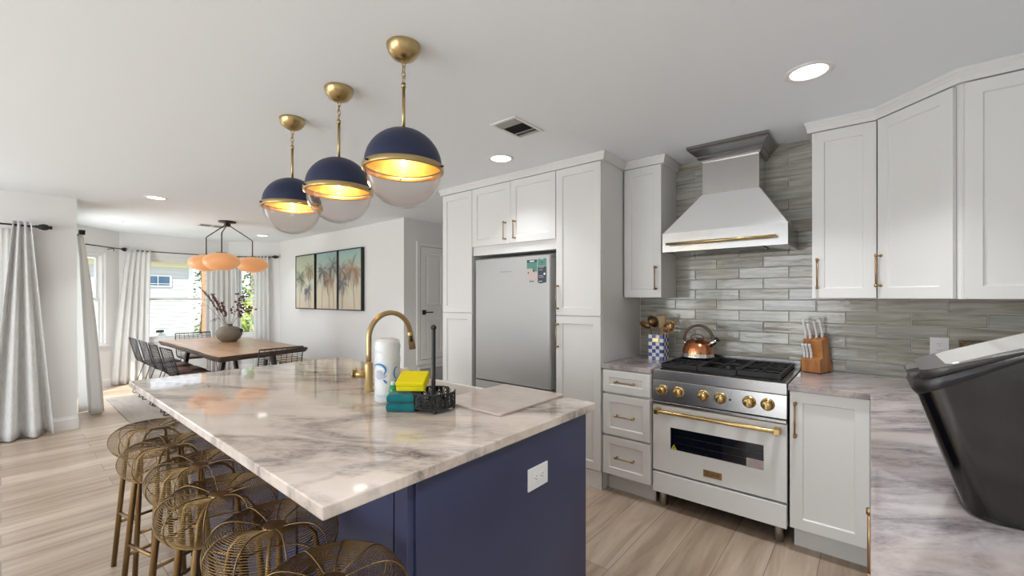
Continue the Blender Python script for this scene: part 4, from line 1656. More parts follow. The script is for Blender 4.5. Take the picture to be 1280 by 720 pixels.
def folded(name, label, c, rz, w, d, h, m, group=None):
    r = thing(name, label, 'towel', c, rz, group, world=False)
    mb = MB()
    # three-layer fold: an S-shaped profile rounded at the front fold
    pts = []
    lay = h / 2
    for k in range(9):
        a = -PI / 2 - PI * k / 8
        pts.append((-d / 2 + h / 2 + h / 2 * math.cos(a) * 1.0, h / 2 - h / 2 * math.sin(a) * -1.0))
    prof = [(d / 2, 0.0)] + [(-d / 2 + h / 2 - (h / 2) * math.sin(t), h / 2 - (h / 2) * math.cos(t)) for t in [PI * k / 10 for k in range(11)]] + [(d / 2, h), (d / 2 - 0.004, h * 0.62), (d / 2 - 0.012, h * 0.5), (d / 2 - 0.004, h * 0.38)]
    n = 10
    vs, fs = [], []
    k_ = len(prof)
    for i in range(n + 1):
        x = -w / 2 + w * i / n
        for y, z in prof:
            vs.append((x + 0.0025 * math.sin(z * 300 + y * 40), y + 0.0015 * math.sin(i * 1.3), z * (1 + 0.05 * math.sin(i * 1.1 + y * 50)) if z > 0 else 0.0004))
    for i in range(n):
        for j in range(k_):
            fs.append((i * k_ + j, i * k_ + (j + 1) % k_, (i + 1) * k_ + (j + 1) % k_, (i + 1) * k_ + j))
    fs.append(tuple(range(k_ - 1, -1, -1)))
    fs.append(tuple(range(n * k_, (n + 1) * k_)))
    mb.add(vs, fs, True)
    o = mb.build('cloth', m, r, 0.002)
    return r


folded('dish_cloth', 'folded teal dish cloth, lower one of the stack', (-1.512, 1.094, ZT), 0.62, 0.118, 0.105, 0.036, TEAL, 'folded teal dish cloths')
folded('dish_cloth', 'folded teal dish cloth, upper one under the yellow sponge', (-1.514, 1.094, ZT + 0.0378), 0.66, 0.115, 0.102, 0.034, TEAL, 'folded teal dish cloths')
SPONGE = mat('yellow_sponge', (0.83, 0.72, 0.0), 0.85)
bump(SPONGE, noise(SPONGE, coords(SPONGE), 260, 3), 0.6, 0.004)
r = thing('sponge', 'bright yellow sponge leaning on the teal dish cloths', 'sponge', (-1.497, 1.134, ZT + 0.0815), 0.64, world=False)
mb = MB(Matrix.Translation((0, -0.004, 0.0175)) @ Matrix.Rotation(math.radians(20), 4, 'X'))
mb.box(-0.060, 0.060, -0.050, 0.052, 0.0, 0.021)
mb.box(-0.060, 0.060, -0.050, 0.052, 0.0218, 0.042)
mb.build('block', SPONGE, r, 0.005, 3)
# small clear cup behind the sponge
r = thing('clear_cup', 'small clear plastic cup behind the yellow sponge', 'cup', (-1.500, 1.262, ZT))
mb = MB()
mb.lathe([(0.0, 0.001), (0.024, 0.001), (0.031, 0.075), (0.033, 0.077), (0.032, 0.079)], 24, (-1.500, 1.262, ZT))
mb.build('wall', thin_glass('cup_plastic', (0.9, 0.92, 0.93), rough=0.1), r)
# beige cloth crumpled on the sink edge
r = thing('sink_cloth', 'crumpled beige cloth lying behind the paper towel roll', 'cloth', (-2.05, 1.46, ZT))
BEIGE = cloth('beige_cotton', (0.62, 0.53, 0.43), 250)
rnd = random.Random(8)
mb = MB()
ph = [rnd.uniform(0, 6) for _ in range(8)]


def crumple(u, v):
    x, y = (u - 0.5) * 0.22, (v - 0.5) * 0.15
    q = max(0, 1 - (2 * u - 1) ** 4) * max(0, 1 - (2 * v - 1) ** 4)
    h = 0.020 + 0.012 * math.sin(u * 11 + ph[0]) + 0.010 * math.sin(v * 13 + u * 6 + ph[1]) + 0.006 * math.sin(u * 23 - v * 17)
    return (-2.245 + x + 0.008 * math.sin(v * 9 + ph[2]), 1.575 + y + 0.010 * math.sin(u * 8 + ph[3]), ZT + 0.0015 + max(0.0, h) * q)


mb.grid(crumple, 36, 26)
mb.build('cloth', BEIGE, r, solid=0.002)

# black lacework roll holder
hx, hy = -1.420, 1.178
r = thing('roll_holder', 'black metal paper roll holder with pierced scroll basket', 'paper towel holder', (hx, hy, ZT))
Rb = 0.090
A1 = math.atan2(-hy, -hx)
mb = MB()
g0, g1 = A1 + 2.35, A1 + 1.65 + 2 * PI       # open gap at the right, away from the camera
zb0, zb1 = ZT + 0.020, ZT + 0.078


def on_c(a, z, R_=Rb):
    return (hx + R_ * math.cos(a), hy + R_ * math.sin(a), z)


M_ = 72
for z, w in ((zb0, 0.0030), (zb1, 0.0034)):
    mb.tube([on_c(g0 + (g1 - g0) * i / M_, z) for i in range(M_ + 1)], w, 6)
for a in (g0, g1):
    mb.cyl(on_c(a, zb0), on_c(a, zb1), 0.0034, 6)
nsc = 16
for k in range(nsc):
    a0, a1 = g0 + (g1 - g0) * k / nsc, g0 + (g1 - g0) * (k + 1) / nsc
    am, ha = (a0 + a1) / 2, (a1 - a0) / 2
    zm = (zb0 + zb1) / 2
    up = k % 2 == 0
    for s in (1.0, 0.72, 0.46, 0.22):
        zz = zb0 if up else zb1
        sg = 1 if up else -1
        mb.tube([on_c(am + ha * s * math.cos(t), zz + sg * 0.054 * s * math.sin(t)) for t in [PI * i / 12 for i in range(13)]], 0.0024, 5)
    for q in (0.0, PI / 2, PI, 1.5 * PI):
        zz = (zb1 - 0.012) if up else (zb0 + 0.012)
        mb.tube([on_c(a0 + 0.006 / Rb * 2 * math.cos(t + q) * 0.9, zz + 0.009 * math.sin(t + q)) for t in [2 * PI * i / 8 for i in range(8)]], 0.0020, 4, True)
mb.build('pierced_basket', BLACK, r)
mb = MB()
mb.lathe([(0.0, 0.018), (0.088, 0.018), (0.090, 0.021), (0.088, 0.024), (0.0, 0.024)], 40, (hx, hy, ZT))
mb.build('base_plate', BLACK, r)
mb = MB()
mb.lathe([(0.022, 0.0245), (0.018, 0.030), (0.011, 0.040), (0.0085, 0.055), (0.0085, 0.338)], 16, (hx, hy, ZT))
po = mb.build('pole', BLACK, r)
mb = MB()
mb.ellipsoid((hx, hy, ZT + 0.346), 0.0125, 0.0125, 0.0125, 16, 10)
mb.build('finial', BLACK, po)
for k in range(4):
    a = A1 + 0.05 + k * PI / 2
    mb = MB()
    mb.ellipsoid((hx + 0.084 * math.cos(a), hy + 0.084 * math.sin(a), ZT + 0.0095), 0.009, 0.009, 0.0095, 12, 8)
    mb.build('foot', BLACK, r)

# clear board beside the sink
BOARD = mat('acrylic_board', (0.62, 0.53, 0.47), 0.10, spec=0.5)
nb = noise(BOARD, coords(BOARD, (3, 5, 1)), 1.8, 5, 0.6, 0.8)
base(BOARD, cramp(BOARD, nb, [(0.35, (0.56, 0.48, 0.43)), (0.55, (0.64, 0.555, 0.50)), (0.72, (0.67, 0.60, 0.55))]))
r = thing('cutting_board', 'large pale stone cutting board at the island edge beside the sink', 'cutting board', (-1.31, 1.50, ZT))
pts = rrect(-1.508, -1.124, 1.270, 1.738, 0.016)
MB().prism(pts, ZT + 0.0006, ZT + 0.0106).build('board', BOARD, r, 0.0025)

# ------------------------------------------------------------------ pendants over the island
def make_pendant(label):
    r = thing('pendant_lamp', label, 'pendant light', (0, 0, ZC), world=False, group='navy and brass globe pendants over the island')
    mb = MB()
    mb.lathe([(0.0, -0.0005), (0.068, -0.0005), (0.070, -0.004), (0.069, -0.012), (0.062, -0.032), (0.046, -0.052), (0.024, -0.064), (0.010, -0.067), (0.0, -0.067)], 32)
    mb.build('canopy', BRASS, r)
    mb = MB()
    zl = -0.066
    for k in range(4):
        c = zl - 0.012 - k * 0.0215
        v = k % 2
        pts = []
        for i in range(16):
            t = 2 * PI * i / 16
            x, z = 0.0075 * math.cos(t), 0.0150 * math.sin(t)
            pts.append((x, 0, c + z) if v else (0, x, c + z))
        mb.tube(pts, 0.0022, 6, True)
    mb.build('chain', BRASS, r)
    zc_ = 1.922 - ZC
    R = 0.158
    mb = MB()
    mb.cyl((0, 0, zl - 0.092), (0, 0, zl - 0.110), 0.0095, 12)
    mb.cyl((0, 0, zl - 0.105), (0, 0, zc_ + R - 0.004), 0.0068, 12)
    mb.build('rod', BRASS, r)
    m_ = 14
    mb = MB()
    mb.lathe([(R * math.cos(PI / 2 * j / m_), zc_ + 0.012 + (R - 0.004) * math.sin(PI / 2 * j / m_)) for j in range(m_ + 1)], 48)
    mb.mi = 1
    Ri = R - 0.003
    mb.lathe([(Ri * math.cos(PI / 2 * j / m_), zc_ + 0.012 + (Ri - 0.004) * math.sin(PI / 2 * j / m_)) for j in range(m_ + 1)][::-1], 48)
    mb.build('dome_shade', [NAVYD, GOLDIN], r)
    mb = MB()
    mb.lathe([(R - 0.002, zc_ - 0.010), (R + 0.007, zc_ - 0.010), (R + 0.008, zc_ - 0.006), (R + 0.008, zc_ + 0.010), (R + 0.006, zc_ + 0.013), (R - 0.002, zc_ + 0.013)], 48)
    bd = mb.build('band', BRASS, r)
    mb = MB()
    for k in range(3):
        a = 0.5 + k * 2 * PI / 3
        d = Vector((math.cos(a), math.sin(a), 0))
        p = d * (R + 0.007) + Vector((0, 0, zc_ + 0.002))
        mb.cyl(p, p + d * 0.010, 0.0045, 10)
    mb.build('thumb_screw', BLACKP, bd)
    mb = MB()
    Rg = R - 0.004
    mb.lathe([(Rg * math.sin(PI / 2 * j / m_), zc_ - 0.008 - Rg * math.cos(PI / 2 * j / m_)) for j in range(m_ + 1)], 48)
    mb.lathe([((Rg - .003) * math.sin(PI / 2 * j / m_), zc_ - 0.008 - (Rg - .003) * math.cos(PI / 2 * j / m_)) for j in range(m_ + 1)][::-1], 48)
    mb.build('glass_globe', GLOBE, r)
    mb = MB()
    mb.lathe([(0.0, zc_ + R - 0.01), (0.018, zc_ + R - 0.012), (0.018, zc_ + 0.075), (0.014, zc_ + 0.070), (0.0, zc_ + 0.070)], 20)
    so = mb.build('socket', BRASS, r)
    mb = MB()
    mb.ellipsoid((0, 0, zc_ + 0.022), 0.031, 0.031, 0.036, 20, 12)
    bu = mb.build('bulb', GLOBE, so)
    mb = MB()
    mb.ellipsoid((0, 0, zc_ + 0.026), 0.011, 0.011, 0.015, 12, 8)
    mb.build('filament', BULB, so)
    return r


pend = make_pendant('navy dome pendant nearest the range, rightmost of the three')
spots = [(-1.492, 1.078), (-2.050, 1.092), (-2.610, 1.102)]
labs = ['navy dome pendant nearest the range, rightmost of the three', 'navy dome pendant in the middle of the three',
        'navy dome pendant nearest the dining table, leftmost of the three']
for k, (x, y) in enumerate(spots):
    if k == 0:
        pend.location = (x, y, ZC)
    else:
        dup(pend, (x, y, ZC), 0, labs[k])
    light('pendant_bulb', 'POINT', (x, y, 1.905), 1.5, (1, 0.72, 0.40), size=0.03)

# ------------------------------------------------------------------ wire stools
def make_stool():
    r = thing('bar_stool', 'gold', 'stool', (0, 0, 0), world=False, group='gold wire stools along the island')
    HB = 0.700
    # half profile of the cage: hub -> crest -> belly -> underside
    ctrl = [(0.030, 0.000), (0.052, 0.008), (0.079, 0.015), (0.110, 0.020), (0.138, 0.017), (0.160, 0.004), (0.175, -0.018),
            (0.1795, -0.045), (0.173, -0.074), (0.157, -0.099), (0.136, -0.115), (0.114, -0.121)]
    P = [Vector((a, b, 0)) for a, b in ctrl]
    seg = [0.0]
    for i in range(1, len(P)):
        seg.append(seg[-1] + (P[i] - P[i - 1]).length)

    def at(s):
        s *= seg[-1]
        for i in range(1, len(P)):
            if s <= seg[i] + 1e-9:
                t = (s - seg[i - 1]) / (seg[i] - seg[i - 1])
                p0, p1, p2, p3 = P[max(i - 2, 0)], P[i - 1], P[i], P[min(i + 1, len(P) - 1)]
                return 0.5 * ((2 * p1) + (p2 - p0) * t + (2 * p0 - 5 * p1 + 4 * p2 - p3) * t * t + (3 * p1 - p0 - 3 * p2 + p3) * t ** 3)
        return P[-1]
    mb = MB()
    nr = 46
    for k in range(nr + 1):
        s = k / nr
        p = at(s)
        m = 44
        w = 0.0011 if k < nr else 0.0032
        mb.tube([(p.x * math.cos(2 * PI * i / m), p.x * math.sin(2 * PI * i / m), HB + p.y) for i in range(m)], w, 4, True)
    mb.build('seat_wires', STOOLM, r)
    mb = MB()
    for k in range(9):
        a = 2 * PI * k / 9 + 0.2
        mb.tube([((p.x + 0.001) * math.cos(a), (p.x + 0.001) * math.sin(a), HB + p.y + 0.001) for p in [at(i / 26) for i in range(27)]], 0.0020, 6)
    mb.build('seat_ribs', STOOLM, r)
    mb = MB()
    mb.lathe([(0.0, 0.004), (0.026, 0.004), (0.034, 0.001), (0.034, -0.003), (0.0, -0.004)], 24, (0, 0, HB))
    mb.build('hub', BRONZE, r)
    feet = []
    for k in range(4):
        a = PI / 4 + k * PI / 2
        d = Vector((math.cos(a), math.sin(a), 0))
        pts = [d * 0.178 + Vector((0, 0, 0.001)), d * 0.130 + Vector((0, 0, 0.53)), d * 0.120 + Vector((0, 0, 0.60)), d * 0.113 + Vector((0, 0, 0.655)),
               d * 0.090 + Vector((0, 0, 0.683)), d * 0.060 + Vector((0, 0, 0.693)), d * 0.026 + Vector((0, 0, 0.696))]
        MB().tube(pts, [0.0112, 0.0112, 0.0085, 0.006, 0.005, 0.0045, 0.0045], 12).build('leg', STOOLM, r)
        feet.append(d)
    mb = MB()
    for k in range(4):
        z = 0.225 if k % 2 else 0.275
        rr_ = 0.178 + (0.130 - 0.178) * z / 0.53
        mb.cyl(feet[k] * rr_ + Vector((0, 0, z)), feet[(k + 1) % 4] * rr_ + Vector((0, 0, z)), 0.0075, 10)
    mb.build('footrest', STOOLM, r)
    return r


stool = make_stool()
sp_ = [(-1.005, 0.515, 'gold wire bar stool nearest the camera, cut by the bottom frame edge', 0.15),
       (-1.378, 0.528, 'gold wire bar stool under the near corner of the island, second from the camera', 0.3),
       (-1.745, 0.490, 'gold wire bar stool third from the camera along the island', 0.0),
       (-2.112, 0.525, 'gold wire bar stool fourth from the camera along the island', 0.5),
       (-2.490, 0.500, 'gold wire bar stool fifth from the camera, second from the rug', 0.25),
       (-2.895, 0.520, 'gold wire bar stool farthest from the camera, next to the rug', 0.18)]
for k, (x, y, l, a) in enumerate(sp_):
    if k == 0:
        stool.location = (x, y, 0)
        stool.rotation_euler = (0, 0, a)
        stool['label'] = l
    else:
        dup(stool, (x, y, 0), a, l)

# ------------------------------------------------------------------ dining area
o = MB().prism(rrect(-7.90, -4.75, 0.915, 3.05, 0.01), 0.0005, 0.010).build('rug', RUG)
tag(o, 'muted grey-brown patterned rug under the dining table', 'rug')

r = thing('dining_table', 'walnut live-edge dining table with black metal legs', 'table', (-6.6, 2.0, 0.01))
rnd = random.Random(21)
n = 26


def edge(a, b, amp, seed):
    q = random.Random(seed)
    ph = [q.uniform(0, 6.3) for _ in range(4)]
    out = []
    a, b = Vector(a), Vector(b)
    d = b - a
    nn = Vector((-d.y, d.x)).normalized()
    for i in range(n):
        t = i / n
        w = amp * (math.sin(t * 5 + ph[0]) + 0.6 * math.sin(t * 12 + ph[1]) + 0.3 * math.sin(t * 27 + ph[2])) * math.sin(PI * t) ** 0.3
        p = a + d * t + nn * w
        out.append((p.x, p.y))
    return out


c0, c1, c2, c3 = (-7.93, 1.478), (-5.245, 1.470), (-5.500, 2.505), (-8.02, 2.46)
outl = edge(c0, c1, 0.012, 2) + edge(c1, c2, 0.002, 3) + edge(c2, c3, 0.012, 4) + edge(c3, c0, 0.002, 5)
cxm = sum(p[0] for p in outl) / len(outl)
cym = sum(p[1] for p in outl) / len(outl)
mb = MB()
top = [(x, y, 0.76) for x, y in outl]
mid = [(cxm + (x - cxm) * 1.004, cym + (y - cym) * 1.012, 0.735) for x, y in outl]
bot = [(cxm + (x - cxm) * 0.985, cym + (y - cym) * 0.965, 0.700) for x, y in outl]
m = len(outl)
mb.add(top, [tuple(range(m))])
mb.mi = 1
mb.add(top + mid + bot, [(j * m + (i + 1) % m, j * m + i, (j + 1) * m + i, (j + 1) * m + (i + 1) % m) for j in range(2) for i in range(m)], True)
mb.add(bot, [tuple(range(m - 1, -1, -1))])
mb.build('tabletop', [WALNUT, WALNUTE], r)
for x in (-7.45, -5.95):
    mb = MB()
    zf = 0.0105
    for y, yt in ((1.62, 1.72), (2.36, 2.26)):
        mb.add([(x - 0.04, y - 0.02, zf), (x + 0.04, y - 0.02, zf), (x + 0.04, y + 0.02, zf), (x - 0.04, y + 0.02, zf),
                (x - 0.04, yt - 0.02, 0.699), (x + 0.04, yt - 0.02, 0.699), (x + 0.04, yt + 0.02, 0.699), (x - 0.04, yt + 0.02, 0.699)],
               [(3, 2, 1, 0), (4, 5, 6, 7), (0, 1, 5, 4), (1, 2, 6, 5), (2, 3, 7, 6), (3, 0, 4, 7)])
    mb.box(x - 0.04, x + 0.04, 1.64, 2.34, zf, zf + 0.03)
    mb.box(x - 0.045, x + 0.045, 1.70, 2.28, 0.680, 0.6985)
    mb.build('leg', BLACK, r)


def make_chair():
    """black wire chair facing +y, origin on the floor under the seat centre"""
    r = thing('dining_chair', 'chair', 'chair', (0, 0, 0), world=False)
    W = 0.235
    zs = 0.455
    mb = MB()
    # continuous side wire: back top -> bend -> seat front, left and right
    side = [(-0.300, 0.815), (-0.255, 0.62), (-0.228, 0.52), (-0.205, 0.475), (-0.165, 0.455), (0.0, 0.448), (0.18, 0.455), (0.215, 0.450)]
    for s in (-1, 1):
        mb.tube([(s * W, y, z) for y, z in side], 0.0065, 8)
    mb.tube([(-W, side[0][0], side[0][1]), (W, side[0][0], side[0][1])], 0.0065, 8)
    mb.tube([(-W, side[-1][0], side[-1][1]), (W, side[-1][0], side[-1][1])], 0.0065, 8)
    mb.build('frame', BLACK, r)

    def cross(y, z, w):
        return [(-W, y, z), (W, y, z)]
    L = []
    P = [Vector((0, y, z)) for y, z in side]
    seg = [0.0]
    for i in range(1, len(P)):
        seg.append(seg[-1] + (P[i] - P[i - 1]).length)

    def at(s):
        for i in range(1, len(P)):
            if s <= seg[i]:
                return P[i - 1].lerp(P[i], (s - seg[i - 1]) / (seg[i] - seg[i - 1]))
        return P[-1]
    bl = 0.37
    mb = MB()
    k = 0
    while k * 0.026 < bl:
        p = at(0.012 + k * 0.026)
        mb.cyl((-W, p.y, p.z), (W, p.y, p.z), 0.0036, 6)
        k += 1
    for x in [-0.18, -0.12, -0.06, 0, 0.06, 0.12, 0.18]:
        q = [at(bl * i / 8) for i in range(9)]
        mb.tube([(x, v.y, v.z) for v in q], 0.0030, 6)
    mb.build('backrest', BLACK, r)
    mb = MB()
    for k in range(15):
        p = at(bl + 0.02 + k * (seg[-1] - bl - 0.04) / 14)
        mb.cyl((-W, p.y, p.z), (W, p.y, p.z), 0.0030, 6)
    for x in (-0.157, -0.078, 0, 0.078, 0.157):
        q = [at(bl + (seg[-1] - bl) * i / 6) for i in range(7)]
        mb.tube([(x, v.y, v.z) for v in q], 0.0028, 6)
    mb.build('seat', BLACK, r)
    mb = MB()

    def pad(u, v):
        y = -0.155 + 0.36 * v
        e = min(1, 8 * min(u, 1 - u)) * min(1, 8 * min(v, 1 - v))
        return ((u - 0.5) * 2 * (W - 0.016), y, 0.461 + 0.022 * e ** 0.5 + 0.006 * (abs(v - 0.4) * 2) ** 2)
    mb.grid(pad, 12, 12)
    mb.grid(lambda u, v: ((0.5 - u) * 2 * (W - 0.016), -0.155 + 0.36 * v, 0.4605), 2, 2)
    mb.build('seat_pad', LEATHER, r)
    for s in (-1, 1):
        mb = MB()
        x = s * (W - 0.01)
        mb.tube([(x * 0.86, -0.13, 0.452), (x, -0.265, 0.02), (x, -0.255, 0.0165), (x, 0.20, 0.0165), (x, 0.21, 0.02), (x * 0.86, 0.13, 0.452)], 0.0056, 8)
        mb.build('leg', BLACK, r)
    return r


ch = make_chair()
cl = [(-7.95, 1.485, 0.0, 'black wire dining chair, farthest of the four on the window side of the table'),
      (-7.28, 1.485, 0.0, 'black wire dining chair, second farthest of the four on the window side'),
      (-6.73, 1.490, 0.0, 'black wire dining chair, third from the window of the four in a row'),
      (-6.08, 1.485, 0.03, 'black wire dining chair nearest the island of the four in a row'),
      (-8.20, 2.02, -PI / 2, 'black wire dining chair at the far end of the table by the big window'),
      (-5.42, 2.05, PI / 2, 'black wire dining chair at the near end of the table, back to the island')]
for k, (x, y, a, l) in enumerate(cl):
    z = 0.0
    if k == 0:
        ch.location = (x, y, z)
        ch.rotation_euler = (0, 0, a)
        ch['label'] = l
        ch['group'] = 'wire chairs around the dining table'
    else:
        dup(ch, (x, y, z), a, l)

r = thing('bench', 'light wooden bench mostly hidden behind the dining table, by the pictures wall', 'bench', (-6.7, 2.85, 0.0))
mb = MB().box(-7.55, -5.75, 2.64, 2.985, 0.425, 0.462)
mb.build('seat', BENCHW, r, 0.004)
for x in (-7.35, -5.95):
    mb = MB()
    mb.box(x - 0.025, x + 0.025, 2.68, 2.72, 0.0105, 0.4245)
    mb.box(x - 0.025, x + 0.025, 2.905, 2.945, 0.0105, 0.4245)
    mb.box(x - 0.025, x + 0.025, 2.72, 2.905, 0.0105, 0.04)
    mb.build('leg', BLACK, r)

# vase with dried stems
vx, vy, vz = -7.00, 2.085, 0.7605
r = thing('vase', 'round taupe ceramic vase of dried stems on the dining table', 'vase', (vx, vy, vz))
CER = mat('taupe_ceramic', (0.20, 0.17, 0.13), 0.65)
bump(CER, noise(CER, coords(CER), 40, 4), 0.2, 0.004)
mb = MB()
mb.lathe([(0.0, 0.0), (0.085, 0.0), (0.092, 0.006), (0.135, 0.045), (0.160, 0.095), (0.166, 0.128), (0.155, 0.165), (0.125, 0.195), (0.085, 0.212),
          (0.050, 0.218), (0.044, 0.228), (0.044, 0.246), (0.048, 0.252), (0.040, 0.250), (0.036, 0.22), (0.036, 0.15)], 36, (vx, vy, vz))
mb.build('body', CER, r)
mb = MB()
d = Vector((0.62, 0.78, 0))
mb.ellipsoid((vx + d.x * 0.150, vy + d.y * 0.150, vz + 0.160), 0.034, 0.034, 0.030, 16, 10)
mb.build('dark_glaze_patch', mat('dark_glaze', (0.05, 0.042, 0.035), 0.5), r)

STEM = mat('dried_stem', (0.16, 0.085, 0.05), 0.8)
SEED = mat('dried_seed_head', (0.13, 0.055, 0.035), 0.85)
PALE = mat('pale_grass', (0.36, 0.30, 0.23), 0.85)


def stem(label, lean, length, kind, seed, curve=0.0, group=None):
    """lean = (toward picture right, toward camera) offset at the tip in metres"""
    q = random.Random(seed)
    rt = Vector((0.767, 0.642, 0))
    tw = Vector((0.642, -0.767, 0))
    p0 = Vector((vx, vy, vz + 0.17)) + rt * q.uniform(-0.012, 0.012) + tw * q.uniform(-0.012, 0.012)
    tip = Vector((vx, vy, vz + 0.215 + length)) + rt * lean[0] + tw * lean[1]
    mid = Vector((vx, vy, vz + 0.26)) + rt * lean[0] * 0.15 + tw * lean[1] * 0.15
    r = thing('dried_stem', label, 'dried plant', tuple(p0), group=group)
    pts = []
    for i in range(15):
        t = i / 14
        if t < 0.15:
            p = p0.lerp(mid, t / 0.15)
        else:
            u = (t - 0.15) / 0.85
            p = mid.lerp(tip, u) + Vector((0, 0, curve * math.sin(PI * u)))
        pts.append(p)
    MB().tube(pts, [0.0032 - 0.0018 * i / 14 for i in range(15)], 6).build('stalk', PALE if kind == 'grass' else STEM, r)
    mb = MB()
    if kind == 'spike':
        for i in range(46):
            t = 0.42 + 0.58 * i / 46
            k = t * 14
            j = min(int(k), 13)
            c = pts[j].lerp(pts[j + 1], k - j)
            ax = (pts[j + 1] - pts[j]).normalized()
            dd = (Vector((q.uniform(-1, 1), q.uniform(-1, 1), q.uniform(-0.3, 0.6)))).normalized()
            dd = (dd + ax * 0.9).normalized()
            mb.tube([c, c + dd * 0.018, c + dd * 0.034], [0.004, 0.006, 0.0015], 5)
        mb.build('seed_head', SEED, r)
    elif kind == 'cluster':
        for i in range(34):
            t = 0.45 + 0.55 * q.random()
            j = min(int(t * 14), 13)
            c = pts[j] + Vector((q.uniform(-.075, .075), q.uniform(-.075, .075), q.uniform(-.03, .05)))
            mb.tube([pts[max(j - 1, 0)], c], 0.0013, 4)
            s = q.uniform(0.010, 0.019)
            mb.ellipsoid(c, s, s, s * 0.8, 7, 5)
        mb.build('seed_head', SEED, r)
    else:
        for i in range(16):
            t = 0.6 + 0.4 * i / 16
            j = min(int(t * 14), 13)
            c = pts[j]
            dd = Vector((q.uniform(-1, 1), q.uniform(-1, 1), -0.4 - q.random())).normalized()
            mb.tube([c, c + dd * 0.02, c + dd * 0.045], [0.001, 0.0018, 0.0006], 4)
        mb.build('seed_head', STEM, r)


stem('dried reddish-brown spike, tallest one leaning left in the vase', (-0.36, 0.02), 0.52, 'spike', 1, 0.03)
stem('dried reddish-brown spike just right of the tallest one in the vase', (-0.27, -0.04), 0.45, 'spike', 2, 0.02)
stem('dried reddish-brown spike, third from the left in the vase', (-0.20, 0.05), 0.46, 'spike', 3, 0.02)
stem('shortest dried reddish-brown spike near the middle of the vase', (-0.10, 0.0), 0.34, 'spike', 4, 0.0)
stem('dried brown seed cluster reaching up to the right in the vase', (0.22, 0.02), 0.44, 'cluster', 5, 0.03)
stem('dried brown seed cluster drooping far right in the vase', (0.30, -0.03), 0.24, 'cluster', 6, 0.05)
stem('thin arching dark grass stem hanging out to the far left of the vase', (-0.56, 0.05), 0.30, 'grass', 7, 0.14)
stem('thin pale grass stem drooping low left over the vase', (-0.20, 0.10), 0.08, 'grass', 8, 0.06)

# three palm pictures
SKYT = mat('print_sunset', (0.6, 0.6, 0.5), 0.5)
sc = coords(SKYT, (1, 1, 1), kind='Generated')
sz = N(SKYT, 'ShaderNodeSeparateXYZ')
LK(SKYT, sc, sz.inputs[0])
base(SKYT, cramp(SKYT, sz.outputs['Z'], [(0.0, (0.66, 0.56, 0.42)), (0.35, (0.62, 0.58, 0.44)), (0.75, (0.44, 0.53, 0.44)), (1.0, (0.27, 0.44, 0.43))]))
SKYY = mat('print_olive_sky', (0.6, 0.6, 0.5), 0.5)
sc = coords(SKYY, (1, 1, 1), kind='Generated')
sz = N(SKYY, 'ShaderNodeSeparateXYZ')
LK(SKYY, sc, sz.inputs[0])
base(SKYY, cramp(SKYY, sz.outputs['Z'], [(0.0, (0.66, 0.56, 0.42)), (0.35, (0.62, 0.60, 0.48)), (0.75, (0.50, 0.54, 0.38)), (1.0, (0.42, 0.50, 0.36))]))
INK = [mat('palm_ink_grey', (0.13, 0.13, 0.15), 0.6), mat('palm_ink_violet', (0.20, 0.185, 0.245), 0.6), mat('palm_ink_rust', (0.42, 0.20, 0.13), 0.6),
       mat('palm_ink_gold', (0.60, 0.38, 0.17), 0.6), mat('palm_ink_brown', (0.27, 0.21, 0.18), 0.6), mat('palm_ink_olive', (0.17, 0.20, 0.15), 0.6)]


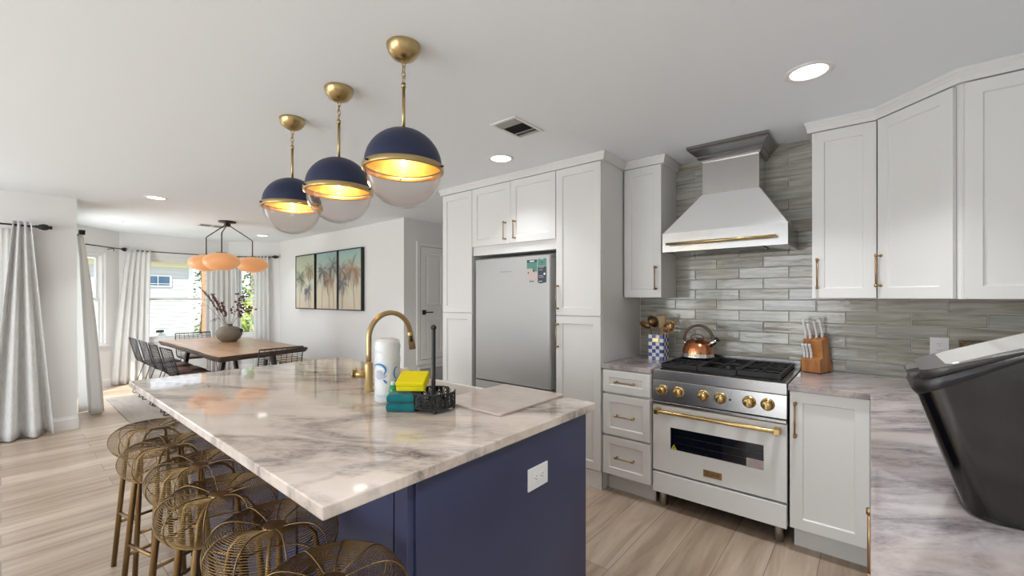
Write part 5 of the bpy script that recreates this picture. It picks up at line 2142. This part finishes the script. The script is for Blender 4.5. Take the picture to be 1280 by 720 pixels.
def picture(label, x0, x1, sky, palms, seed):
    z0, z1, yw_ = 1.192, 2.122, 3.397
    r = thing('framed_picture', label, 'picture', ((x0 + x1) / 2, 3.38, z0), group='palm tree pictures in black frames')
    mb = MB()
    yf_ = 3.347
    t = 0.016
    mb.box(x0, x1, yf_, yw_, z1 - t, z1)
    mb.box(x0, x1, yf_, yw_, z0, z0 + t)
    mb.box(x0, x0 + t, yf_, yw_, z0 + t, z1 - t)
    mb.box(x1 - t, x1, yf_, yw_, z0 + t, z1 - t)
    mb.build('frame', BLACKP, r)
    ca = MB().box(x0 + t + 0.001, x1 - t - 0.001, yf_ + 0.006, yf_ + 0.02, z0 + t + 0.001, z1 - t - 0.001).build('print', sky, r)
    q = random.Random(seed)
    mb = MB()
    y = yf_ + 0.0055
    lo_x, hi_x, lo_z, hi_z = x0 + t + 0.004, x1 - t - 0.004, z0 + t + 0.004, z1 - t - 0.004

    def cl(px, pz):
        return (min(max(px, lo_x), hi_x), y, min(max(pz, lo_z), hi_z))
    for (u, v, s, inks) in palms:
        cx, cz = x0 + (x1 - x0) * u, z0 + (z1 - z0) * v
        bx_ = cx + q.uniform(-0.03, 0.06)
        mb.mi = 4
        mb.add([cl(bx_ - 0.007, lo_z), cl(bx_ + 0.007, lo_z), cl(cx + 0.004, cz), cl(cx - 0.004, cz)], [(0, 1, 2, 3)])
        for i in range(34):
            an = PI / 2 + q.uniform(-1, 1) * 2.7
            droop = abs(an - PI / 2) > 1.9
            L = s * q.uniform(0.65, 1.05) * (1.15 if droop else 0.9)
            left = math.cos(an) < 0
            mb.mi = q.choice(inks)
            px, pz = cx, cz
            for k in range(11):
                nx_, nz_ = px + math.cos(an) * L / 11, pz + math.sin(an) * L / 11
                t = k / 10
                ll = s * 0.20 * math.sin(PI * (0.12 + 0.86 * t)) * q.uniform(0.7, 1.2)
                w = s * 0.010
                y -= 0.000002
                mb.add([cl(px - w * 0.6, pz), cl(px + w * 0.6, pz), cl(nx_ + w * 0.5, nz_), cl(nx_ - w * 0.5, nz_)], [(0, 1, 2, 3)])
                for sg in (1, -1):
                    la = an + sg * q.uniform(0.45, 0.85)
                    ex, ez = px + math.cos(la) * ll, pz + math.sin(la) * ll - ll * 0.25
                    mb.add([cl(px - w, pz), cl(px + w, pz), cl(ex, ez)], [(0, 1, 2)])
                px, pz = nx_, nz_
                an += (0.10 if left else -0.10)
    mb.build('printed_palms', INK, ca)


picture('framed palm print on olive sky, left of the three', -7.800, -7.085, SKYY, [(0.72, 0.72, 0.25, [0, 4, 3]), (0.25, 0.56, 0.27, [0, 5, 5]), (0.66, 0.34, 0.22, [0, 1, 1])], 5)
picture('framed palm print in the middle of the three', -7.040, -6.340, SKYT, [(0.78, 0.74, 0.28, [5, 0, 1]), (0.32, 0.66, 0.28, [0, 0, 4]), (0.60, 0.52, 0.26, [1, 3, 2])], 6)
picture('framed palm print with the tall rust-coloured palm, right of the three', -6.315, -5.645, SKYT, [(0.15, 0.66, 0.27, [1, 1, 0, 3]), (0.20, 0.45, 0.25, [1, 1, 0]), (0.62, 0.68, 0.34, [2, 3, 2, 3, 1])], 7)

# chandelier of three peach glass shades
chx, chy = -6.80, 2.005
r = thing('chandelier', 'three-arm black chandelier with peach glass shades over the dining table', 'chandelier', (chx, chy, ZC))
GUN = mat('gunmetal', (0.06, 0.055, 0.05), 0.35, 0.7)
PEACH = mat('peach_glass', (0.78, 0.37, 0.16), 0.35, emit=(1.0, 0.48, 0.20), estr=0.22)
mb = MB()
mb.lathe([(0.0, -0.0005), (0.105, -0.0005), (0.105, -0.020), (0.035, -0.024), (0.045, -0.07), (0.0, -0.072)], 28, (chx, chy, ZC))
mb.build('canopy', GUN, r)
for (x, y, z) in ((-6.42, 1.83, 1.872), (-6.99, 1.81, 1.882), (-6.95, 2.37, 1.888)):
    v = Vector((x - chx, y - chy, 0))
    d = v.normalized()
    hub = Vector((chx, chy, ZC - 0.055))
    mb = MB()
    mb.tube([hub + d * 0.03, Vector((x, y, 2.22)) - d * 0.015 + Vector((0, 0, 0.006)), Vector((x, y, 2.21)), Vector((x, y, 2.19)), Vector((x, y, z + 0.085))], 0.0072, 8)
    mb.lathe([(0.0, 0.012), (0.06, 0.008), (0.075, -0.004), (0.0, -0.004)], 20, (x, y, z + 0.088))
    arm = mb.build('arm', GUN, r)
    mb = MB()
    prof = [(0.0, -0.115)]
    for j in range(1, 16):
        t = PI * j / 16
        prof.append((0.208 * math.sin(t) ** 0.95, -0.115 * math.cos(t)))
    prof.append((0.0, 0.114))
    mb.lathe(prof, 32, (x, y, z - 0.020))
    mb.build('shade', PEACH, arm)

# ------------------------------------------------------------------ curtains and rods
def curtain(name, label, top, bot, z0, z1, folds, amp0, amp1, m, seed=0, tail=0.0, ease=0.8):
    """top / bot: polylines ((x,y),...) the cloth follows at the rod and at the floor; folds along them"""
    q = random.Random(seed)
    ph = q.uniform(0, 6)

    def along(pl, t):
        P = [Vector((a, b, 0)) for a, b in pl]
        Ls = [0.0]
        for i in range(1, len(P)):
            Ls.append(Ls[-1] + (P[i] - P[i - 1]).length)
        s = t * Ls[-1]
        for i in range(1, len(P)):
            if s <= Ls[i] + 1e-9:
                d = P[i] - P[i - 1]
                return P[i - 1] + d * ((s - Ls[i - 1]) / (Ls[i] - Ls[i - 1])), d.normalized()
        return P[-1], (P[-1] - P[-2]).normalized()
    nu, nv = folds * 14, 26
    r = thing(name, label, 'curtain', (bot[0][0], bot[0][1], z0))

    def fn(u, v):
        k = v ** ease                            # 0 at the rod, 1 at the floor
        a, da = along(top, u)
        b, db = along(bot, u)
        p = a.lerp(b, k)
        d = da.lerp(db, k).normalized()
        nn = Vector((d.y, -d.x, 0))
        am = amp0 + (amp1 - amp0) * k
        w = math.sin(u * folds * 2 * PI + ph + 0.5 * math.sin(v * 2.0 + u * 3)) * am
        w += 0.25 * am * math.sin(u * folds * 4.7 + ph * 2 + v * 1.5)
        z = z1 + (z0 - z1) * v
        return (p.x + nn.x * w, p.y + nn.y * w, z)
    mb = MB()
    mb.grid(fn, nu, nv)
    mb.build('panel', m, r, solid=0.003)
    return r


def rod(label, pts, z, ends=(True, True), cap=None, r_=0.0085):
    r = thing('curtain_rod', label, 'curtain rod', (pts[0][0], pts[0][1], z))
    P = [Vector((x, y, z)) for x, y in pts]
    MB().tube(P, r_, 10).build('bar', BLACK, r)
    for e, p, q in ((ends[0], P[0], P[1]), (ends[1], P[-1], P[-2])):
        if not e:
            continue
        d = (p - q).normalized()
        prof = [(0, .009), (.012, .016), (.02, .012), (.03, .022), (.06, .032), (.085, .028), (.10, .016), (.112, .020), (.122, .012)]
        if cap == 'square':
            MB().tube([p, p + d * 0.075], 0.036, 4).build('finial', BLACK, r)
        else:
            MB().tube([p + d * a for a, b in prof], [b for a, b in prof], 14).build('finial', BLACK, r)
    return r


def bracket(r, p, wallp, z):
    mb = MB()
    mb.cyl((p[0], p[1], z - 0.006), (wallp[0], wallp[1], z - 0.02), 0.006, 8)
    mb.cyl((p[0], p[1], z), (p[0], p[1], z - 0.05), 0.005, 8)
    mb.build('bracket', BLACK, r)


# left wall window
ra = rod('black curtain rod carrying the grey curtain at the far left', [(-6.375, -1.55), (-6.375, 0.215)], 2.095)
bracket(ra, (-6.375, 0.19), (-6.468, 0.19), 2.095)
curtain('curtain', 'heavy grey linen curtain at the far left edge of the room', [(-6.375, 0.075), (-6.375, 0.195)], [(-6.35, -0.08), (-6.36, 0.345)], 0.012, 2.135, 3, 0.020, 0.060, CURT_G, 3, ease=1.0)
curtain('curtain', 'pale sheer curtain panel behind the heavy grey curtain', [(-6.425, -0.02), (-6.425, 0.10)], [(-6.43, -0.06), (-6.43, 0.12)], 0.012, 2.06, 3, 0.008, 0.012, CURT_W, 5)
# patio window on the wall beyond the corner
rb = rod('short black curtain rod with a square end beyond the wall corner', [(-8.42, 0.605), (-7.07, 0.605)], 2.145, (False, True), 'square')
bracket(rb, (-7.2, 0.605), (-7.2, 0.522), 2.145)
curtain('curtain', 'white linen curtain spilling past the wall corner onto the floor', [(-7.28, 0.600), (-7.08, 0.605)], [(-7.30, 0.62), (-7.12, 0.79), (-6.98, 0.70)], 0.012, 2.12, 3, 0.018, 0.045, CURT_W, 8, ease=0.7)
# bay
k_ = 0.085 / math.sqrt(2)
rc = rod('black curtain rod across the narrow left bay window', [(-8.62 + k_, 0.59 + k_), (-9.20 + k_, 1.17 + k_)], 2.160, (False, True))
bracket(rc, (-9.10 + k_, 1.07 + k_), (-9.10, 1.07), 2.16)
rd = rod('long black curtain rod across the middle and right bay windows', [(-9.165, 1.40), (-9.165, 2.72), (-8.64 + 0.02, 3.265)], 2.150, (False, True))
bracket(rd, (-8.66, 3.225), (-8.72, 3.285), 2.15)
curtain('curtain', 'white linen curtain left of the middle bay window', [(-9.165, 1.30), (-9.165, 1.60)], [(-9.10, 1.10), (-9.165, 1.57)], 0.012, 2.165, 5, 0.018, 0.035, CURT_W, 11)
curtain('curtain', 'white linen curtain between the two bay windows behind the vase', [(-9.165, 2.37), (-9.165, 2.72), (-9.07, 2.815)], [(-9.165, 2.35), (-9.165, 2.72), (-9.05, 2.835)], 0.012, 2.165, 6, 0.018, 0.028, CURT_W, 14)
curtain('curtain', 'white linen curtain right of the bay, against the pictures wall', [(-8.83, 3.055), (-8.66, 3.225)], [(-8.86, 3.025), (-8.64, 3.245)], 0.012, 2.165, 4, 0.018, 0.030, CURT_W, 17)

# ------------------------------------------------------------------ ceiling fittings
def downlight(label, x, y, first=None):
    r = thing('recessed_light', label, 'ceiling light', (x, y, ZC), group='recessed ceiling lights', world=False)
    mb = MB()
    mb.lathe([(0.098, -0.0005), (0.098, -0.004), (0.088, -0.007), (0.076, -0.005), (0.074, -0.001)], 40)
    mb.build('trim_ring', TRIM, r)
    mb = MB()
    mb.lathe([(0.0, -0.003), (0.0745, -0.003)], 40)
    mb.build('lens', EMIT, r)
    return r


cans = [(-0.220, 2.412, 'recessed ceiling light nearest the range hood'), (-2.139, 2.423, 'recessed ceiling light in front of the fridge'),
        (-5.757, 1.047, 'recessed ceiling light left of the pendants, before the dining area'), (-7.974, 1.003, 'recessed ceiling light over the dining chairs by the bay'),
        (-7.902, 2.846, 'recessed ceiling light between the chandelier and the pictures wall')]
dl0 = None
for x, y, l in cans:
    if dl0 is None:
        dl0 = downlight(l, x, y)
    else:
        dup(dl0, (x, y, ZC), 0, l)
    light('downlight', 'AREA', (x, y, ZC - 0.012), CAN_ENERGY * (0.3 if y > 2.41 and x < -2 else 0.75 if y > 2.4 and x > -1 else 1.0), CAN_COLOR, size=0.14, shape='DISK')
# lamps of the same kind behind and beside the camera
for x, y, l in ((-0.22, 0.45, 'recessed ceiling light above the right counter, reflected in the near corner of the island'),
                (-2.14, -0.9, 'recessed ceiling light behind the bar stools, outside the picture'),
                (-4.1, -0.9, 'recessed ceiling light left of the bar stools, outside the picture'),
                (-0.22, -1.6, 'recessed ceiling light behind the camera, outside the picture'),
                (-4.1, 2.42, 'recessed ceiling light near the hallway, hidden behind the pendants')):
    dup(dl0, (x, y, ZC), 0, l)
    light('downlight', 'AREA', (x, y, ZC - 0.012), CAN_ENERGY, CAN_COLOR, size=0.14, shape='DISK')

r = thing('ceiling_vent', 'white ceiling air vent with dark louvres near the pendants', 'vent', (-1.672, 2.05, ZC))
M = Matrix.Translation((-1.672, 2.05, ZC))
mb = MB(M)
hx_, hy_ = 0.100, 0.145
b = 0.020
mb.box(-hx_, hx_, -hy_, -hy_ + b, -0.007, -0.0005)
mb.box(-hx_, hx_, hy_ - b, hy_, -0.007, -0.0005)
mb.box(-hx_, -hx_ + b, -hy_ + b, hy_ - b, -0.007, -0.0005)
mb.box(hx_ - b, hx_, -hy_ + b, hy_ - b, -0.007, -0.0005)
mb.build('frame', TRIM, r, 0.002)
mb = MB(M)
mb.box(-hx_ + b, hx_ - b, -hy_ + b, hy_ - b, -0.0022, -0.0008)
mb.build('duct_opening', DARK, r)
mb = MB(M)
for yy in (-0.055, 0.065):
    mb.box(-hx_ + b, hx_ - b, yy - 0.004, yy + 0.004, -0.008, -0.003)
for k in range(7):
    x = -hx_ + b + 0.010 + k * 0.0225
    mb.add([(x, -0.051, -0.003), (x + 0.010, -0.051, -0.009), (x + 0.010, 0.061, -0.009), (x, 0.061, -0.003)], [(0, 1, 2, 3)])
for k in range(5):
    y = -hy_ + b + 0.004 + k * 0.0125
    mb.add([(-hx_ + b, y, -0.003), (-hx_ + b, y + 0.006, -0.009), (hx_ - b, y + 0.006, -0.009), (hx_ - b, y, -0.003)], [(0, 1, 2, 3)])
mb.box(-hx_ + b, hx_ - b, 0.100, hy_ - b, -0.006, -0.003)
mb.build('louvres', mat('louvre_paint', (0.35, 0.35, 0.34), 0.5), r)
r = thing('ceiling_vent', 'slim white ceiling air vent beside the chandelier', 'vent', (-7.37, 1.98, ZC))
M = Matrix.Translation((-7.37, 1.98, ZC))
mb = MB(M)
mb.box(-0.11, 0.11, -0.17, 0.17, -0.006, -0.0005)
mb.build('frame', TRIM, r, 0.002)
mb = MB(M)
for yy in (-0.150, 0.010):
    for k in range(7):
        mb.box(-0.088 + k * 0.026, -0.088 + k * 0.026 + 0.016, yy, yy + 0.14, -0.0085, -0.0062)
mb.build('louvres', mat('louvre_shadow', (0.25, 0.25, 0.25), 0.6), r)

# ------------------------------------------------------------------ outside
GRASS = mat('sandy_lawn', (0.34, 0.36, 0.22), 0.9)
base(GRASS, cramp(GRASS, noise(GRASS, coords(GRASS), 1.2, 6, 0.6), [(0.35, (0.22, 0.28, 0.12)), (0.6, (0.45, 0.42, 0.32))]))
structure(MB().box(-32, -6.75, -16, 20, -0.5, -0.30), 'ground', GRASS, 'sunlit ground outside the windows', cat='ground')
r = thing('neighbor_house', 'white clapboard house seen through the bay windows', 'house', (-16, -2, -0.30))
SIDING = mat('white_siding', (0.60, 0.595, 0.59), 0.6)
SOFF = mat('cream_soffit', (0.74, 0.66, 0.46), 0.6)
ROOF = mat('metal_roof', (0.62, 0.63, 0.65), 0.4, 0.2)
mb = MB()
hx_ = -14.0
prof = []
z = -0.30
while z < 2.14:
    prof += [(hx_ + 0.012, z), (hx_, z + 0.098)]
    z += 0.10
prof = [(p[0], p[1]) for p in prof] + [(-18.0, 2.2), (-18.0, -0.30)]
mb.prism(prof, -9.0, 3.22, 'y')
mb.build('clapboard_wall', SIDING, r)
MB().box(-14.03, -13.972, 3.222, 3.32, -0.30, 2.2).build('corner_board', TRIM, r)
mb = MB()
mb.box(-14.0, -13.955, -9.0, 3.32, 2.165, 2.30)
mb.build('frieze_board', SOFF, r)
mb = MB()
mb.prism([(-13.72, 2.30), (-13.72, 2.44), (-16.0, 3.60), (-16.0, 3.50), (-13.95, 2.305)], -9.3, 3.6, 'y')
mb.build('eave', TRIM, r)
mb = MB()
y = -9.3
while y < 3.6:
    mb.prism([(-13.66, 2.425), (-13.66, 2.50), (-16.0, 3.68), (-16.0, 3.61)], y, y + 0.15, 'y')
    mb.prism([(-13.64, 2.50), (-13.64, 2.53), (-16.0, 3.71), (-16.0, 3.68)], y + 0.02, y + 0.13, 'y')
    y += 0.22
mb.build('roof', ROOF, r)
mb = MB()
mb.box(-13.985, -13.955, 2.06, 2.855, 1.665, 1.965)
wf = mb.build('window', TRIM, r)
mb = MB()
mb.box(-13.954, -13.948, 2.10, 2.815, 1.70, 1.93)
mb.build('pane', mat('house_glass', (0.05, 0.11, 0.18), 0.08, spec=0.8), wf)
mb = MB()
for yy in (2.33, 2.57):
    mb.box(-13.947, -13.943, yy, yy + 0.012, 1.70, 1.93)
mb.box(-13.947, -13.943, 2.10, 2.815, 1.735, 1.745)
mb.build('muntin', TRIM, wf)
mb = MB()
mb.cyl((-13.985, 2.62, 0.52), (-13.90, 2.62, 0.52), 0.03, 10)
mb.box(-13.93, -13.86, 2.53, 2.68, 0.50, 0.56)
mb.build('hose_tap', BLACK, r)

FROND = mat('palm_frond', (0.12, 0.22, 0.035), 0.5)
FRONDY = mat('palm_frond_yellow_green', (0.30, 0.38, 0.06), 0.5)  # lighter, yellower frond colour for the nearer bush
TRUNK = mat('palm_trunk', (0.42, 0.25, 0.14), 0.9)
bump(TRUNK, noise(TRUNK, coords(TRUNK, (2, 2, 14)), 4, 4), 0.8, 0.03)
HEDGE = mat('hedge_leaf', (0.07, 0.12, 0.03), 0.6)


def frond(mb, c, a, L, rise, q, w=0.5):
    d = Vector((math.cos(a), math.sin(a), 0))
    s = Vector((-d.y, d.x, 0))
    pts = []
    for i in range(13):
        t = i / 12
        pts.append(Vector(c) + d * (L * t) + Vector((0, 0, rise * L * math.sin(t * 2.1) - 0.62 * L * t * t)))
    mb.tube(pts, [0.02 - 0.015 * i / 12 for i in range(13)], 5)
    for i in range(1, 13):
        for sg in (1, -1):
            l_ = w * L * (0.35 + 0.65 * math.sin(PI * (i / 13) ** 0.8)) * q.uniform(0.8, 1.1) * 0.62
            p = pts[i]
            e = p + s * sg * l_ * 0.75 + d * l_ * 0.55 + Vector((0, 0, -l_ * 0.35))
            t_ = (pts[i] - pts[i - 1]) * 0.42
            mb.add([p - t_, p + t_, e], [(0, 1, 2)])


def palm(label, x, y, h, L, nf, m, seed, rt_=0.13):
    q = random.Random(seed)
    r = thing('palm_tree', label, 'tree', (x, y, -0.30))
    lean = q.uniform(-0.2, 0.2)
    mb = MB()
    pts = [(x + lean * t * t, y + lean * 0.5 * t * t, -0.30 + (h + 0.30) * t) for t in [i / 12 for i in range(13)]]
    mb.tube(pts, [rt_ * (1.25 - 0.35 * i / 12) * (1.06 if i % 2 else 0.97) for i in range(13)], 12)
    mb.build('trunk', TRUNK, r)
    mb = MB()
    for k in range(nf):
        frond(mb, pts[-1], 2 * PI * k / nf + q.uniform(-0.2, 0.2), L * q.uniform(0.8, 1.1), q.uniform(0.15, 0.95), q)
    mb.build('crown', m, r)


palm('palm tree with a reddish trunk outside the middle bay window', -11.6, 3.06, 3.6, 1.1, 18, FROND, 4, 0.11)
palm('palm tree with a dark trunk in shade behind the reddish one', -14.6, 4.05, 3.9, 0.9, 18, FROND, 5, 0.12)
palm('palm tree with dark drooping crown outside the right bay window', -14.6, 4.98, 2.7, 0.8, 22, FROND, 6, 0.09)


def bush(label, x, y, h, L, nf, m, seed):
    q = random.Random(seed)
    r = thing('palm_bush', label, 'bush', (x, y, -0.30))
    mb = MB()
    for k in range(nf):
        z = -0.28 + (h + 0.28 - 0.5) * (k / nf)
        frond(mb, (x + q.uniform(-.12, .12), y + q.uniform(-.12, .12), z), 2.4 * k + q.uniform(-0.3, 0.3), L * q.uniform(0.7, 1.1), q.uniform(0.6, 1.5), q, 0.3)
    mb.build('fronds', m, r)
    MB().tube([(x, y, -0.30), (x, y, h - 0.5)], 0.05, 8).build('stem', TRUNK, r)


bush('bright yellow-green palm bush outside the right bay window', -11.6, 3.98, 1.75, 0.62, 40, FRONDY, 7)
bush('green palm bush behind the yellow-green one', -12.9, 4.62, 1.9, 0.7, 40, FROND, 8)

r = thing('hedge', 'dark leafy hedge behind the palms', 'hedge', (-18.5, 8.5, -0.30))
q = random.Random(12)
mb = MB()
for k in range(2600):
    p = Vector((-18.5 + q.gauss(0, 0.4), q.uniform(4.4, 12), -0.3 + 3.3 * q.random() ** 0.8))
    a, b_ = q.uniform(0, 6.3), q.uniform(-0.8, 0.8)
    d = Vector((math.cos(a), math.sin(a), b_)).normalized() * q.uniform(0.12, 0.26)
    s = d.cross(Vector((0.3, 0.1, 1))).normalized() * 0.06
    mb.add([p, p + d * 0.5 + s, p + d, p + d * 0.5 - s], [(0, 1, 2, 3)])
mb.build('leaves', HEDGE, r)
mb = MB()
for k in range(9):
    y = 4.6 + k * 0.8
    mb.tube([(-18.5, y, -0.3), (-18.5, y + 0.1, 1.2), (-18.4, y, 2.4)], [0.06, 0.05, 0.02], 6)
mb.build('stems', TRUNK, r)

# clean up helper properties
for o in bpy.data.objects:
    if 'world_mesh' in o:
        del o['world_mesh']
